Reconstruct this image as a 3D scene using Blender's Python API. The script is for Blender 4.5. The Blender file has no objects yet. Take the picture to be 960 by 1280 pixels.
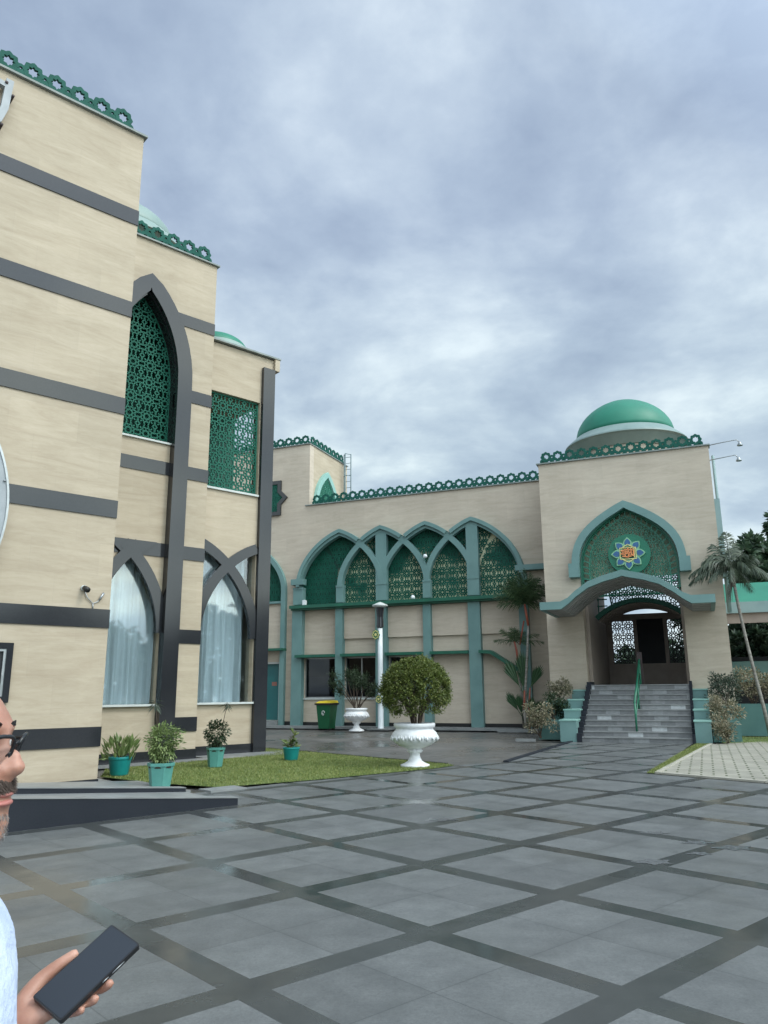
import bpy, math, random
from mathutils import Vector, Matrix
from mathutils.geometry import tessellate_polygon
PI = math.pi
sc = bpy.context.scene
COL = sc.collection
random.seed(7)
R = random.random
U = random.uniform

# ---------------------------------------------------------------- materials
def newmat(name):
    m = bpy.data.materials.new(name); m.use_nodes = True
    nt = m.node_tree; b = nt.nodes['Principled BSDF']
    return m, nt, b
def N(nt, t, **kw):
    n = nt.nodes.new(t)
    for k, v in kw.items():
        if k in n.inputs.keys(): n.inputs[k].default_value = v
        else: setattr(n, k, v)
    return n
def L(nt, a, b): nt.links.new(a, b)
def ramp(nt, fac, stops):
    r = nt.nodes.new('ShaderNodeValToRGB')
    el = r.color_ramp.elements
    while len(el) < len(stops): el.new(0.5)
    for e, (p, c) in zip(el, stops):
        e.position = p; e.color = (*c, 1) if len(c) == 3 else c
    L(nt, fac, r.inputs[0]); return r
def math_n(nt, op, a, b=None, c=None):
    n = nt.nodes.new('ShaderNodeMath'); n.operation = op
    for i, v in enumerate((a, b, c)):
        if v is None: continue
        if isinstance(v, (int, float)): n.inputs[i].default_value = v
        else: L(nt, v, n.inputs[i])
    return n.outputs[0]
def mixc(nt, fac, a, b, mode='MIX'):
    n = nt.nodes.new('ShaderNodeMix'); n.data_type = 'RGBA'; n.blend_type = mode
    for s, v in ((0, fac), (6, a), (7, b)):
        if isinstance(v, (int, float)): n.inputs[s].default_value = v
        elif isinstance(v, tuple): n.inputs[s].default_value = (*v, 1)
        else: L(nt, v, n.inputs[s])
    return n.outputs[2]
def noise(nt, vec, scale, detail=5, rough=.55, dist=0.0):
    n = nt.nodes.new('ShaderNodeTexNoise')
    n.inputs['Scale'].default_value = scale; n.inputs['Detail'].default_value = detail
    n.inputs['Roughness'].default_value = rough; n.inputs['Distortion'].default_value = dist
    if vec is not None: L(nt, vec, n.inputs['Vector'])
    return n.outputs['Fac']
def objco(nt, scale=(1, 1, 1)):
    t = nt.nodes.new('ShaderNodeTexCoord'); mp = nt.nodes.new('ShaderNodeMapping')
    mp.inputs['Scale'].default_value = scale
    L(nt, t.outputs['Object'], mp.inputs['Vector']); return mp.outputs['Vector']
def bump(nt, b, h, strength=.2, dist=.02):
    n = nt.nodes.new('ShaderNodeBump'); n.inputs['Strength'].default_value = strength
    n.inputs['Distance'].default_value = dist
    L(nt, h, n.inputs['Height']); L(nt, n.outputs[0], b.inputs['Normal'])
def simple(name, c1, c2=None, rough=.5, scale=3, metal=0, bmp=0, spec=.5, stretch=(1, 1, 1)):
    m, nt, b = newmat(name)
    c2 = c2 or tuple(min(1, x*1.18) for x in c1)
    v = objco(nt, stretch); f = noise(nt, v, scale)
    r = ramp(nt, f, [(.3, c1), (.7, c2)])
    L(nt, r.outputs[0], b.inputs['Base Color'])
    b.inputs['Roughness'].default_value = rough; b.inputs['Metallic'].default_value = metal
    b.inputs['Specular IOR Level'].default_value = spec
    if bmp: bump(nt, b, noise(nt, v, scale*9), bmp, .01)
    return m
def travertine(name, c1, c2, c3, jx=1.2, jz=.6):
    m, nt, b = newmat(name)
    v = objco(nt, (.7, .7, 4.6)); f = noise(nt, v, 1.0, 9, .66, .9)
    r = ramp(nt, f, [(.28, c1), (.5, c2), (.72, c3)])
    v2 = objco(nt, (3.2, 3.2, 16)); f2 = noise(nt, v2, 1.8, 7, .72, .8)
    r2 = ramp(nt, f2, [(.36, (.84, .82, .77)), (.56, (1, 1, 1))])
    c = mixc(nt, .34, r.outputs[0], r2.outputs[0], 'MULTIPLY')
    # large, faint grey rain stains
    f3 = noise(nt, objco(nt, (.5, .5, .22)), 1.0, 5, .6)
    r3 = ramp(nt, f3, [(.38, (.86, .86, .85)), (.62, (1, 1, 1))])
    c = mixc(nt, .6, c, r3.outputs[0], 'MULTIPLY')
    # slab joints
    co = nt.nodes.new('ShaderNodeTexCoord'); sx = nt.nodes.new('ShaderNodeSeparateXYZ')
    L(nt, co.outputs['Object'], sx.inputs[0])
    jzv = math_n(nt, 'LESS_THAN', math_n(nt, 'FRACT', math_n(nt, 'DIVIDE', sx.outputs['Z'], jz)), .012)
    row = math_n(nt, 'MULTIPLY', math_n(nt, 'FLOOR', math_n(nt, 'DIVIDE', sx.outputs['Z'], jz)), .37)
    xx = math_n(nt, 'ADD', math_n(nt, 'DIVIDE', math_n(nt, 'ADD', sx.outputs['X'], sx.outputs['Y']), jx), row)
    jxv = math_n(nt, 'LESS_THAN', math_n(nt, 'FRACT', xx), .006)
    j = math_n(nt, 'MAXIMUM', jzv, jxv)
    # each slab slightly its own tone
    wn = nt.nodes.new('ShaderNodeTexWhiteNoise'); wn.noise_dimensions = '2D'
    cb = nt.nodes.new('ShaderNodeCombineXYZ')
    L(nt, math_n(nt, 'FLOOR', xx), cb.inputs[0]); L(nt, row, cb.inputs[1]); L(nt, cb.outputs[0], wn.inputs['Vector'])
    tone = math_n(nt, 'ADD', math_n(nt, 'MULTIPLY', wn.outputs['Value'], .06), .96)
    vm = nt.nodes.new('ShaderNodeVectorMath'); vm.operation = 'SCALE'
    L(nt, c, vm.inputs[0]); L(nt, tone, vm.inputs['Scale'])
    c = mixc(nt, math_n(nt, 'MULTIPLY', j, .14), vm.outputs[0], (.25, .22, .19))
    L(nt, c, b.inputs['Base Color'])
    b.inputs['Roughness'].default_value = .7; b.inputs['Specular IOR Level'].default_value = .3
    bump(nt, b, f2, .12, .01)
    return m
M = {}
M['trav'] = travertine('travertine_cream', (.395, .325, .24), (.455, .385, .29), (.515, .44, .34))
M['trav2'] = travertine('travertine_grey_cream', (.46, .39, .315), (.53, .455, .37), (.585, .515, .425))
M['porchpale'] = simple('pale_backing_paint', (.16, .27, .18), (.62, .62, .46), .7, .9)
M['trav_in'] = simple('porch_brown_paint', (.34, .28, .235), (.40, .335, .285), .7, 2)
def granite(name, c1, c2, rough, spec=.5):
    m, nt, b = newmat(name)
    v = objco(nt); f = noise(nt, v, 60, 3); g = noise(nt, v, .8, 3)
    r = ramp(nt, math_n(nt, 'ADD', math_n(nt, 'MULTIPLY', f, .5), math_n(nt, 'MULTIPLY', g, .5)), [(.3, c1), (.7, c2)])
    L(nt, r.outputs[0], b.inputs['Base Color']); b.inputs['Roughness'].default_value = rough; b.inputs['Specular IOR Level'].default_value = spec
    return m
M['granite'] = granite('dark_granite', (.015, .0165, .020), (.028, .030, .035), .12)
M['granite_matt'] = granite('black_stone_kerb', (.012, .015, .022), (.024, .028, .036), .5, .22)
M['lattice'] = simple('green_lattice_paint', (.014, .115, .08), (.024, .15, .105), .55, 4, spec=.2)
M['lattice_far'] = simple('pale_weathered_green_lattice', (.012, .15, .095), (.03, .19, .125), .45, 4)
M['green'] = simple('green_painted_ledge', (.008, .085, .055), (.014, .12, .075), .45, 3)
M['teal'] = simple('teal_plaster', (.115, .215, .21), (.15, .265, .255), .55, 1.5, bmp=.05)
M['teal_dark'] = simple('dark_teal_plaster', (.06, .15, .14), (.085, .19, .175), .55, 1.5)
M['teal_lite'] = simple('light_teal_cap', (.2, .38, .34), (.26, .45, .4), .5, 2)
M['pale'] = simple('pale_grey_paint', (.45, .48, .47), (.55, .58, .56), .55, 3)
M['dome'] = simple('green_dome_paint', (.006, .15, .095), (.012, .19, .12), .5, 1.2)
M['dome_pale'] = simple('pale_green_dome_paint', (.19, .27, .25), (.25, .33, .30), .5, 1.2)
M['crest'] = simple('dark_green_crest_paint', (.010, .070, .054), (.018, .10, .078), .6, 5, spec=.12)
M['coping'] = simple('weathered_grey_coping', (.16, .19, .18), (.26, .29, .28), .6, 4)
M['ladder'] = simple('grey_green_steel', (.10, .15, .16), (.15, .2, .21), .5, 6)
M['rampstone'] = simple('grey_ramp_stone', (.17, .18, .18), (.24, .25, .25), .4, 3)
M['ringpale'] = simple('pale_ring_paint', (.16, .23, .22), (.21, .28, .27), .5, 1.5)
M['plategrey'] = simple('dull_grey_plate', (.27, .30, .32), (.35, .38, .40), .55, 3)
M['ring'] = simple('grey_green_ring', (.20, .30, .30), (.26, .36, .36), .5, 1.5)
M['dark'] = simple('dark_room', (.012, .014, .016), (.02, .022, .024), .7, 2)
M['darkgreen'] = simple('dark_green_backing', (.003, .075, .05), (.006, .10, .068), .6, 1.2)
M['steel'] = simple('galvanised_steel', (.3, .32, .33), (.4, .42, .43), .35, 8, metal=.7)
M['railgreen'] = simple('green_rail_paint', (.01, .12, .07), (.02, .16, .09), .4, 6)
M['brown'] = simple('brown_frame_paint', (.30, .24, .205), (.36, .295, .25), .6, 3)
M['browndark'] = simple('dark_brown_rail', (.03, .018, .018), (.05, .03, .03), .5, 3)
M['soffit'] = simple('soffit_boards', (.24, .23, .22), (.32, .31, .30), .6, 2)
M['white'] = simple('white_urn_paint', (.62, .64, .66), (.78, .79, .80), .45, 5, bmp=.08)
M['whitepole'] = simple('white_pole_paint', (.62, .66, .68), (.74, .78, .80), .4, 3)
M['potteal'] = simple('teal_plastic_pot', (.006, .19, .19), (.012, .25, .24), .35, 4)
M['potgreen'] = simple('grey_green_pot', (.07, .24, .21), (.10, .30, .26), .45, 5)
M['soil'] = simple('potting_soil', (.03, .02, .014), (.06, .045, .03), .9, 20)
M['bin'] = simple('green_bin_plastic', (.003, .075, .03), (.006, .10, .04), .35, 3)
M['yellow'] = simple('yellow_bin_lid', (.55, .42, .02), (.65, .50, .04), .4, 4)
M['black'] = simple('black_rubber', (.008, .008, .009), (.014, .014, .015), .5, 6)
M['doorteal'] = simple('teal_door_paint', (.005, .10, .105), (.008, .13, .13), .4, 2)
M['red'] = simple('faded_red_sign', (.25, .10, .08), (.3, .14, .1), .5, 8)
M['blue'] = simple('blue_petal_enamel', (.015, .08, .22), (.025, .12, .28), .3, 8)
M['lime'] = simple('pale_green_petal_edge', (.20, .44, .26), (.28, .52, .32), .35, 8)
M['orange'] = simple('orange_script_enamel', (.75, .22, .07), (.85, .32, .12), .35, 8)
M['gold'] = simple('gold_script_enamel', (.62, .55, .20), (.70, .64, .30), .35, 8)
M['emdisc'] = simple('green_disc_paint', (.004, .14, .08), (.008, .17, .10), .4, 3)
M['stair'] = None
M['bark'] = simple('grey_bark', (.09, .075, .06), (.17, .15, .125), .85, 14, bmp=.4, stretch=(1, 1, .4))
M['twig'] = simple('brown_twigs', (.05, .035, .025), (.10, .075, .055), .8, 12)
M['palmtrunk'] = simple('ringed_palm_trunk', (.13, .12, .10), (.30, .28, .25), .8, 10, bmp=.3, stretch=(.2, .2, 1.6))
M['redstem'] = simple('red_palm_shaft', (.22, .045, .03), (.32, .09, .05), .5, 4)
def leafmat(name, cols, scale=6, rough=.5, trans=.25):
    m, nt, b = newmat(name)
    g = nt.nodes.new('ShaderNodeNewGeometry')
    f = noise(nt, objco(nt), scale, 2)
    k = math_n(nt, 'ADD', math_n(nt, 'MULTIPLY', g.outputs['Random Per Island'], .65), math_n(nt, 'MULTIPLY', f, .35))
    n = len(cols)
    r = ramp(nt, k, [(.12+.76*i/(n-1), c) for i, c in enumerate(cols)])
    L(nt, r.outputs[0], b.inputs['Base Color']); b.inputs['Roughness'].default_value = rough
    t = nt.nodes.new('ShaderNodeBsdfTranslucent'); L(nt, r.outputs[0], t.inputs[0])
    mx = nt.nodes.new('ShaderNodeMixShader'); mx.inputs[0].default_value = trans
    out = [x for x in nt.nodes if x.type == 'OUTPUT_MATERIAL'][0]
    L(nt, b.outputs[0], mx.inputs[1]); L(nt, t.outputs[0], mx.inputs[2]); L(nt, mx.outputs[0], out.inputs[0])
    return m
M['leaf_top'] = leafmat('topiary_leaves', [(.04, .058, .016), (.085, .125, .025), (.16, .20, .045), (.21, .22, .07)])
M['leaf_dark'] = leafmat('dark_leaves', [(.012, .03, .012), (.025, .05, .02), (.045, .08, .03)])
M['leaf_grey'] = leafmat('grey_green_leaves', [(.03, .05, .035), (.06, .085, .06), (.10, .13, .09)])
M['leaf_bright'] = leafmat('bright_leaves', [(.05, .09, .02), (.12, .19, .05), (.24, .30, .10), (.35, .38, .16)])
M['leaf_pale'] = leafmat('pale_blade_leaves', [(.08, .13, .04), (.17, .24, .08), (.30, .36, .15)])
M['leaf_var'] = leafmat('variegated_leaves', [(.06, .08, .04), (.17, .17, .10), (.32, .28, .19), (.42, .36, .26)])
M['leaf_palm'] = leafmat('palm_leaflets', [(.03, .065, .03), (.06, .11, .045), (.12, .17, .08)], trans=.25)
M['leaf_palm2'] = leafmat('dusty_palm_leaflets', [(.03, .05, .032), (.06, .085, .055), (.10, .13, .08)], trans=.2)
M['leaf_bg'] = leafmat('background_tree_leaves', [(.03, .06, .038), (.06, .105, .062), (.105, .16, .09)], 1)
M['fan'] = leafmat('broad_fan_leaves', [(.02, .06, .025), (.035, .085, .035), (.05, .11, .045)], 3)

def glassmat(name, tint, refl=.12, alpha=.9):
    m, nt, b = newmat(name)
    nt.nodes.remove(b)
    tr = N(nt, 'ShaderNodeBsdfTransparent'); tr.inputs[0].default_value = (*tint, 1)
    gl = N(nt, 'ShaderNodeBsdfGlossy'); gl.inputs['Roughness'].default_value = .03
    lw = N(nt, 'ShaderNodeLayerWeight'); lw.inputs[0].default_value = .25
    f = math_n(nt, 'ADD', math_n(nt, 'MULTIPLY', lw.outputs['Fresnel'], .55), refl)
    mx = N(nt, 'ShaderNodeMixShader')
    L(nt, f, mx.inputs[0]); L(nt, tr.outputs[0], mx.inputs[1]); L(nt, gl.outputs[0], mx.inputs[2])
    out = [x for x in nt.nodes if x.type == 'OUTPUT_MATERIAL'][0]
    L(nt, mx.outputs[0], out.inputs[0]); return m
M['glass'] = glassmat('window_glass', (.86, .92, .95), .10)
M['glass_dark'] = glassmat('dark_window_glass', (.30, .34, .40), .02)
M['curtain'] = simple('pale_blue_curtain', (.56, .57, .56), (.82, .83, .82), .8, 2, stretch=(5, 5, .25))
M['blind'] = simple('grey_blue_blind', (.10, .13, .18), (.14, .17, .23), .6, 2)

# ---------------------------------------------------------------- mesh helper
class MB:
    def __init__(s): s.v = []; s.f = []; s.sm = []
    def add(s, vs, fs, smooth=False):
        o = len(s.v); s.v += [tuple(x) for x in vs]
        s.f += [tuple(i+o for i in f) for f in fs]; s.sm += [smooth]*len(fs); return s
    def box(s, x0, x1, y0, y1, z0, z1):
        vs = [(x, y, z) for x in (x0, x1) for y in (y0, y1) for z in (z0, z1)]
        return s.add(vs, [(0, 1, 3, 2), (4, 6, 7, 5), (0, 4, 5, 1), (2, 3, 7, 6), (0, 2, 6, 4), (1, 5, 7, 3)])
    def plate(s, loops, y0, y1):
        """loops of (x, z): outer first, then holes; extruded from y0 to y1"""
        pts = [p for l in loops for p in l]; n = len(pts)
        tri = tessellate_polygon([[Vector((p[0], p[1], 0)) for p in l] for l in loops])
        vs = [(p[0], y0, p[1]) for p in pts]+[(p[0], y1, p[1]) for p in pts]
        fs = [tuple(t) for t in tri]+[tuple(i+n for i in reversed(t)) for t in tri]
        o = 0
        for l in loops:
            k = len(l)
            for i in range(k):
                a, b_ = o+i, o+(i+1) % k
                fs.append((a, b_, b_+n, a+n))
            o += k
        return s.add(vs, fs)
    def seg(s, p, q, w, y0, y1):
        dx, dz = q[0]-p[0], q[1]-p[1]; l = math.hypot(dx, dz)
        if l < 1e-5: return s
        nx, nz = -dz/l*w/2, dx/l*w/2; ex, ez = dx/l*w*.25, dz/l*w*.25
        c = [(p[0]-ex+nx, p[1]-ez+nz), (q[0]+ex+nx, q[1]+ez+nz), (q[0]+ex-nx, q[1]+ez-nz), (p[0]-ex-nx, p[1]-ez-nz)]
        vs = [(a, y0, b_) for a, b_ in c]+[(a, y1, b_) for a, b_ in c]
        return s.add(vs, [(0, 1, 2, 3), (7, 6, 5, 4), (0, 4, 5, 1), (1, 5, 6, 2), (2, 6, 7, 3), (3, 7, 4, 0)])
    def tube(s, pts, rad, n=8, cap=True, smooth=True):
        pts = [Vector(p) for p in pts]; rad = rad if isinstance(rad, (list, tuple)) else [rad]*len(pts)
        vs = []; fs = []; prev = None
        for i, p in enumerate(pts):
            t = (pts[min(i+1, len(pts)-1)]-pts[max(i-1, 0)]).normalized()
            a = prev if prev else (Vector((1, 0, 0)) if abs(t.x) < .8 else Vector((0, 1, 0)))
            u = (a-t*a.dot(t)).normalized(); w = t.cross(u); prev = u
            for k in range(n):
                an = 2*PI*k/n; vs.append(p+(u*math.cos(an)+w*math.sin(an))*rad[i])
        for i in range(len(pts)-1):
            for k in range(n):
                a = i*n+k; b_ = i*n+(k+1) % n; fs.append((a, b_, b_+n, a+n))
        if cap: fs.append(tuple(range(n-1, -1, -1))); fs.append(tuple((len(pts)-1)*n+k for k in range(n)))
        return s.add(vs, fs, smooth)
    def lathe(s, prof, c=(0, 0, 0), n=32, smooth=True, lobes=0, lobe=0.0, lz=(0, 0)):
        vs = []; fs = []
        for r, z in prof:
            for k in range(n):
                a = 2*PI*k/n; rr = r
                if lobes and lz[0] <= z <= lz[1]: rr = r*(1+lobe*abs(math.sin(a*lobes/2)))
                vs.append((c[0]+rr*math.cos(a), c[1]+rr*math.sin(a), c[2]+z))
        m = len(prof)
        for i in range(m-1):
            for k in range(n):
                a = i*n+k; b_ = i*n+(k+1) % n; fs.append((a, b_, b_+n, a+n))
        fs.append(tuple(range(n-1, -1, -1))); fs.append(tuple((m-1)*n+k for k in range(n)))
        return s.add(vs, fs, smooth)
    def build(s, name, mat, parent=None, bevel=0):
        me = bpy.data.meshes.new(name)
        o_ = ORG.get(parent.name, (0, 0)) if parent else (0, 0)
        me.from_pydata([(x-o_[0], y-o_[1], z) for x, y, z in s.v], [], s.f)
        me.polygons.foreach_set('use_smooth', s.sm)
        me.validate(); me.update()
        o = bpy.data.objects.new(name, me); COL.objects.link(o)
        me.materials.append(M[mat] if isinstance(mat, str) else mat)
        if parent: o.parent = parent; ORG[o.name] = o_
        if bevel:
            b = o.modifiers.new('b', 'BEVEL'); b.width = bevel; b.segments = 2; b.limit_method = 'ANGLE'
        return o
ORG = {}
def tag(o, label=None, cat=None, group=None, kind=None):
    if label: o['label'] = label
    if cat: o['category'] = cat
    if group: o['group'] = group
    if kind: o['kind'] = kind
    return o
AZ1, AZ2 = .838842, -1.184617
D1 = Vector((math.sin(AZ1), math.cos(AZ1), 0)); B1 = Vector((-D1.y, D1.x, 0))
D2 = Vector((-math.sin(AZ2), -math.cos(AZ2), 0)); B2 = Vector((-D2.y, D2.x, 0))
FR = {1: (D1, B1), 2: (D2, B2)}
def W(fr, s, y, z=0): d, b = FR[fr]; return d*s+b*y+Vector((0, 0, z))
def root(name, fr, s0, y0, label, cat, group=None):
    o = bpy.data.objects.new(name, None); COL.objects.link(o)
    d, b = FR[fr]; o.location = W(fr, s0, y0); o.rotation_euler = (0, 0, math.atan2(d.y, d.x))
    ORG[o.name] = (s0, y0); return tag(o, label, cat, group)
def empty(name, loc, label, cat, group=None, rz=0):
    o = bpy.data.objects.new(name, None); COL.objects.link(o); o.location = loc; o.rotation_euler = (0, 0, rz)
    return tag(o, label, cat, group)

# ---------------------------------------------------------------- geometry helpers (x along facade, z up)
def bez(p0, p1, p2, p3, n=14):
    out = []
    for i in range(n+1):
        t = i/n; u = 1-t
        out.append(tuple(u*u*u*a+3*u*u*t*b+3*u*t*t*c+t*t*t*d for a, b, c, d in zip(p0, p1, p2, p3)))
    return out
def ribbon(pts, w):
    """polygon of a band of width w centred on pts"""
    A, B = [], []
    for i, p in enumerate(pts):
        a = pts[max(i-1, 0)]; b = pts[min(i+1, len(pts)-1)]
        dx, dz = b[0]-a[0], b[1]-a[1]; l = math.hypot(dx, dz) or 1
        A.append((p[0]-dz/l*w/2, p[1]+dx/l*w/2)); B.append((p[0]+dz/l*w/2, p[1]-dx/l*w/2))
    return A+B[::-1]
def inpoly(poly):
    def f(x, z):
        c = False; j = len(poly)-1
        for i in range(len(poly)):
            xi, zi = poly[i]; xj, zj = poly[j]
            if (zi > z) != (zj > z) and x < (xj-xi)*(z-zi)/(zj-zi)+xi: c = not c
            j = i
        return c
    return f
def cell_lines(a=.45, mode='fine'):
    """one cell of the star lattice, centred at 0"""
    h = a/2; S = []
    k = 8; r1, r0 = .105*a/.45, .062*a/.45
    st = []
    for i in range(16):
        an = PI/8*i+PI/2; r = r1 if i % 2 == 0 else r0
        st.append((r*math.cos(an), r*math.sin(an)))
    for i in range(16): S.append((st[i], st[(i+1) % 16]))
    ro = .172*a/.45; ri = .135*a/.45; ring = []
    for i in range(16):
        an = PI/8*i+PI/2; r = ro if i % 2 else ri
        ring.append((r*math.cos(an), r*math.sin(an)))
    for i in range(16): S.append((ring[i], ring[(i+1) % 16]))
    for i in range(0, 16, 2): S.append((st[i], ring[i]))
    for i in range(1, 16, 2):
        x, z = ring[i]
        if abs(x) > abs(z): S.append(((x, z), (h*(1 if x > 0 else -1), z*.72)))
        else: S.append(((x, z), (x*.72, h*(1 if z > 0 else -1))))
    for sx in (-1, 1):
        for sz in (-1, 1):
            c = .062*a/.45
            S.append(((sx*h, sz*(h-c)), (sx*(h-c), sz*h)))
            S.append(((sx*(h-c)*.93, sz*(h-c)*.93), (sx*ro*.74, sz*ro*.74)))
            S.append(((sx*h, sz*ro*.30), (sx*(h-c*.2), sz*(h-c))))
    return S
def lattice(mb, poly, x0, z0, y0, y1, a=.45, w=.026, border=.05, skip=None):
    """star lattice clipped to poly; (x0, z0) is a star centre"""
    ins = inpoly(poly)
    xs = [p[0] for p in poly]; zs = [p[1] for p in poly]
    base = cell_lines(a)
    i0 = int((min(xs)-x0)//a); i1 = int((max(xs)-x0)//a)+1
    j0 = int((min(zs)-z0)//a); j1 = int((max(zs)-z0)//a)+1
    for i in range(i0, i1+1):
        for j in range(j0, j1+1):
            cx, cz = x0+i*a, z0+j*a
            if skip and skip(cx, cz): continue
            for p, q in base:
                p = (p[0]+cx, p[1]+cz); q = (q[0]+cx, q[1]+cz)
                a_, b_ = ins(*p), ins(*q)
                if not a_ and not b_: continue
                if a_ != b_:
                    lo, hi = (p, q) if a_ else (q, p)
                    for _ in range(7):
                        m = ((lo[0]+hi[0])/2, (lo[1]+hi[1])/2)
                        if ins(*m): lo = m
                        else: hi = m
                    p, q = ((p if a_ else q), lo)
                mb.seg(p, q, w, y0, y1)
    if border:
        n = len(poly)
        for i in range(n): mb.seg(poly[i], poly[(i+1) % n], border, y0-.004, y1+.004)
    return mb
def crest(mb, x0, n, z, y, a=.45, t=.06, axis='x', other=0):
    """parapet of n star medallions standing on z"""
    tmp = MB()
    for i in range(n):
        cx = x0+a*(i+.5); cz = z+.262
        # medallion: thick ring with scalloped outer edge round a star hole
        outer = []; inner = []
        for k in range(32):
            an = PI/2+2*PI*k/32; r = .192*(1+.09*math.cos(an*8))
            outer.append((cx+r*math.cos(an), cz+r*math.sin(an)))
        for k in range(16):
            an = PI/2+2*PI*k/16; r = .122 if k % 2 == 0 else .082
            inner.append((cx+r*math.cos(an), cz+r*math.sin(an)))
        tmp.plate([outer, inner], y-t/2, y+t/2)
        # base: two small rings with square holes and posts
        for sx in (-1, 1):
            c = (cx+sx*a/4, z+.10)
            o = [(c[0]+.125*math.cos(2*PI*k/12), c[1]+.10*math.sin(2*PI*k/12)) for k in range(12)]
            h = [(c[0]+.045*math.cos(2*PI*k/6), c[1]-.01+.04*math.sin(2*PI*k/6)) for k in range(6)]
            tmp.plate([o, h], y-t/2+.003, y+t/2-.003)
        e = cx+a/2
        o = [(e+.095*math.cos(2*PI*k/12), z+.235+.095*math.sin(2*PI*k/12)) for k in range(12)]
        h = [(e+.032*math.cos(2*PI*k/6), z+.235+.032*math.sin(2*PI*k/6)) for k in range(6)]
        if i < n-1: tmp.plate([o, h], y-t/2+.006, y+t/2-.006)
    tmp.box(x0+.004, x0+n*a-.004, y-t/2-.01, y+t/2+.01, z-.002, z+.035)
    if axis == 'y':   # run along y at x = other
        tmp.v = [(other+(q[1]-y), q[0], q[2]) for q in tmp.v]
    mb.add(tmp.v, tmp.f); return mb

# ================================================================ GROUND
g = MB(); g.add([(-400, -250, -.05), (400, -250, -.05), (400, 700, -.05), (-400, 700, -.05)], [(0, 1, 2, 3)])
m, nt, b = newmat('wet_dark_paving')
co = nt.nodes.new('ShaderNodeTexCoord').outputs['Object']
f = noise(nt, co, .35, 6, .6); f2 = noise(nt, co, 5, 5, .65)
r = ramp(nt, math_n(nt, 'ADD', math_n(nt, 'MULTIPLY', f, .6), math_n(nt, 'MULTIPLY', f2, .4)), [(.35, (.075, .073, .07)), (.55, (.125, .12, .113)), (.7, (.17, .163, .15))])
br = nt.nodes.new('ShaderNodeTexBrick')
mp = nt.nodes.new('ShaderNodeMapping'); mp.inputs['Rotation'].default_value = (0, 0, .386); L(nt, co, mp.inputs[0]); L(nt, mp.outputs[0], br.inputs[0])
br.inputs['Scale'].default_value = 1; br.inputs['Brick Width'].default_value = 1.4; br.inputs['Row Height'].default_value = .7; br.inputs['Mortar Size'].default_value = .012
br.inputs[1].default_value = (1, 1, 1, 1); br.inputs[2].default_value = (.86, .86, .86, 1); br.inputs[3].default_value = (.6, .6, .6, 1)
L(nt, mixc(nt, .8, r.outputs[0], br.outputs[0], 'MULTIPLY'), b.inputs['Base Color'])
rr = ramp(nt, f, [(.4, (.22,)*3), (.62, (.62,)*3)]); L(nt, rr.outputs[0], b.inputs['Roughness'])
M['paving'] = m
tag(g.build('ground', 'paving'), kind='structure')

# plaza of light stone squares between dark polished strips
m, nt, b = newmat('plaza_stone_grid')
geo = nt.nodes.new('ShaderNodeNewGeometry'); sep = nt.nodes.new('ShaderNodeSeparateXYZ')
def dot_(v):
    n = nt.nodes.new('ShaderNodeVectorMath'); n.operation = 'DOT_PRODUCT'
    L(nt, geo.outputs['Position'], n.inputs[0]); n.inputs[1].default_value = v; return n.outputs['Value']
ss = dot_(tuple(D1)); nn = dot_(tuple(-B1))
def strip(v, off, pitch, w):
    k = math_n(nt, 'DIVIDE', math_n(nt, 'SUBTRACT', v, off-pitch/2), pitch)
    fr = math_n(nt, 'ABSOLUTE', math_n(nt, 'SUBTRACT', math_n(nt, 'FRACT', k), .5))
    return math_n(nt, 'LESS_THAN', fr, w/2/pitch), math_n(nt, 'FLOOR', k), math_n(nt, 'FRACT', k)
PS, PN = 1.40, 1.455
a1, i1, f1 = strip(ss, 2.48, PS, .205); a2, i2, f2_ = strip(nn, -2.455, PN, .215)
isstrip = math_n(nt, 'MAXIMUM', a1, a2)
# quadrant joints inside the squares
q1 = math_n(nt, 'LESS_THAN', math_n(nt, 'ABSOLUTE', math_n(nt, 'SUBTRACT', math_n(nt, 'FRACT', math_n(nt, 'ADD', f1, .5)), .5)), .003)
q2 = math_n(nt, 'LESS_THAN', math_n(nt, 'ABSOLUTE', math_n(nt, 'SUBTRACT', math_n(nt, 'FRACT', math_n(nt, 'ADD', f2_, .5)), .5)), .003)
joint = math_n(nt, 'MAXIMUM', q1, q2)
wn = nt.nodes.new('ShaderNodeTexWhiteNoise'); wn.noise_dimensions = '2D'; cb = nt.nodes.new('ShaderNodeCombineXYZ')
L(nt, math_n(nt, 'FLOOR', math_n(nt, 'MULTIPLY', math_n(nt, 'DIVIDE', math_n(nt, 'SUBTRACT', ss, 2.48-PS), PS), 2)), cb.inputs[0])
L(nt, math_n(nt, 'FLOOR', math_n(nt, 'MULTIPLY', math_n(nt, 'DIVIDE', math_n(nt, 'SUBTRACT', nn, -2.455-PN), PN), 2)), cb.inputs[1])
L(nt, cb.outputs[0], wn.inputs['Vector'])
pos = geo.outputs['Position']
big = noise(nt, pos, .55, 5, .6); fine = noise(nt, pos, 85, 5, .75); mid = noise(nt, pos, 3.5, 8, .72)
tile = ramp(nt, math_n(nt, 'ADD', math_n(nt, 'MULTIPLY', mid, .55), math_n(nt, 'MULTIPLY', fine, .45)), [(.3, (.078, .083, .084)), (.5, (.118, .125, .125)), (.7, (.168, .176, .174))])
tone = math_n(nt, 'ADD', math_n(nt, 'MULTIPLY', wn.outputs['Value'], .24), .86)
vm = nt.nodes.new('ShaderNodeVectorMath'); vm.operation = 'SCALE'; L(nt, tile.outputs[0], vm.inputs[0]); L(nt, tone, vm.inputs['Scale'])
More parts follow.
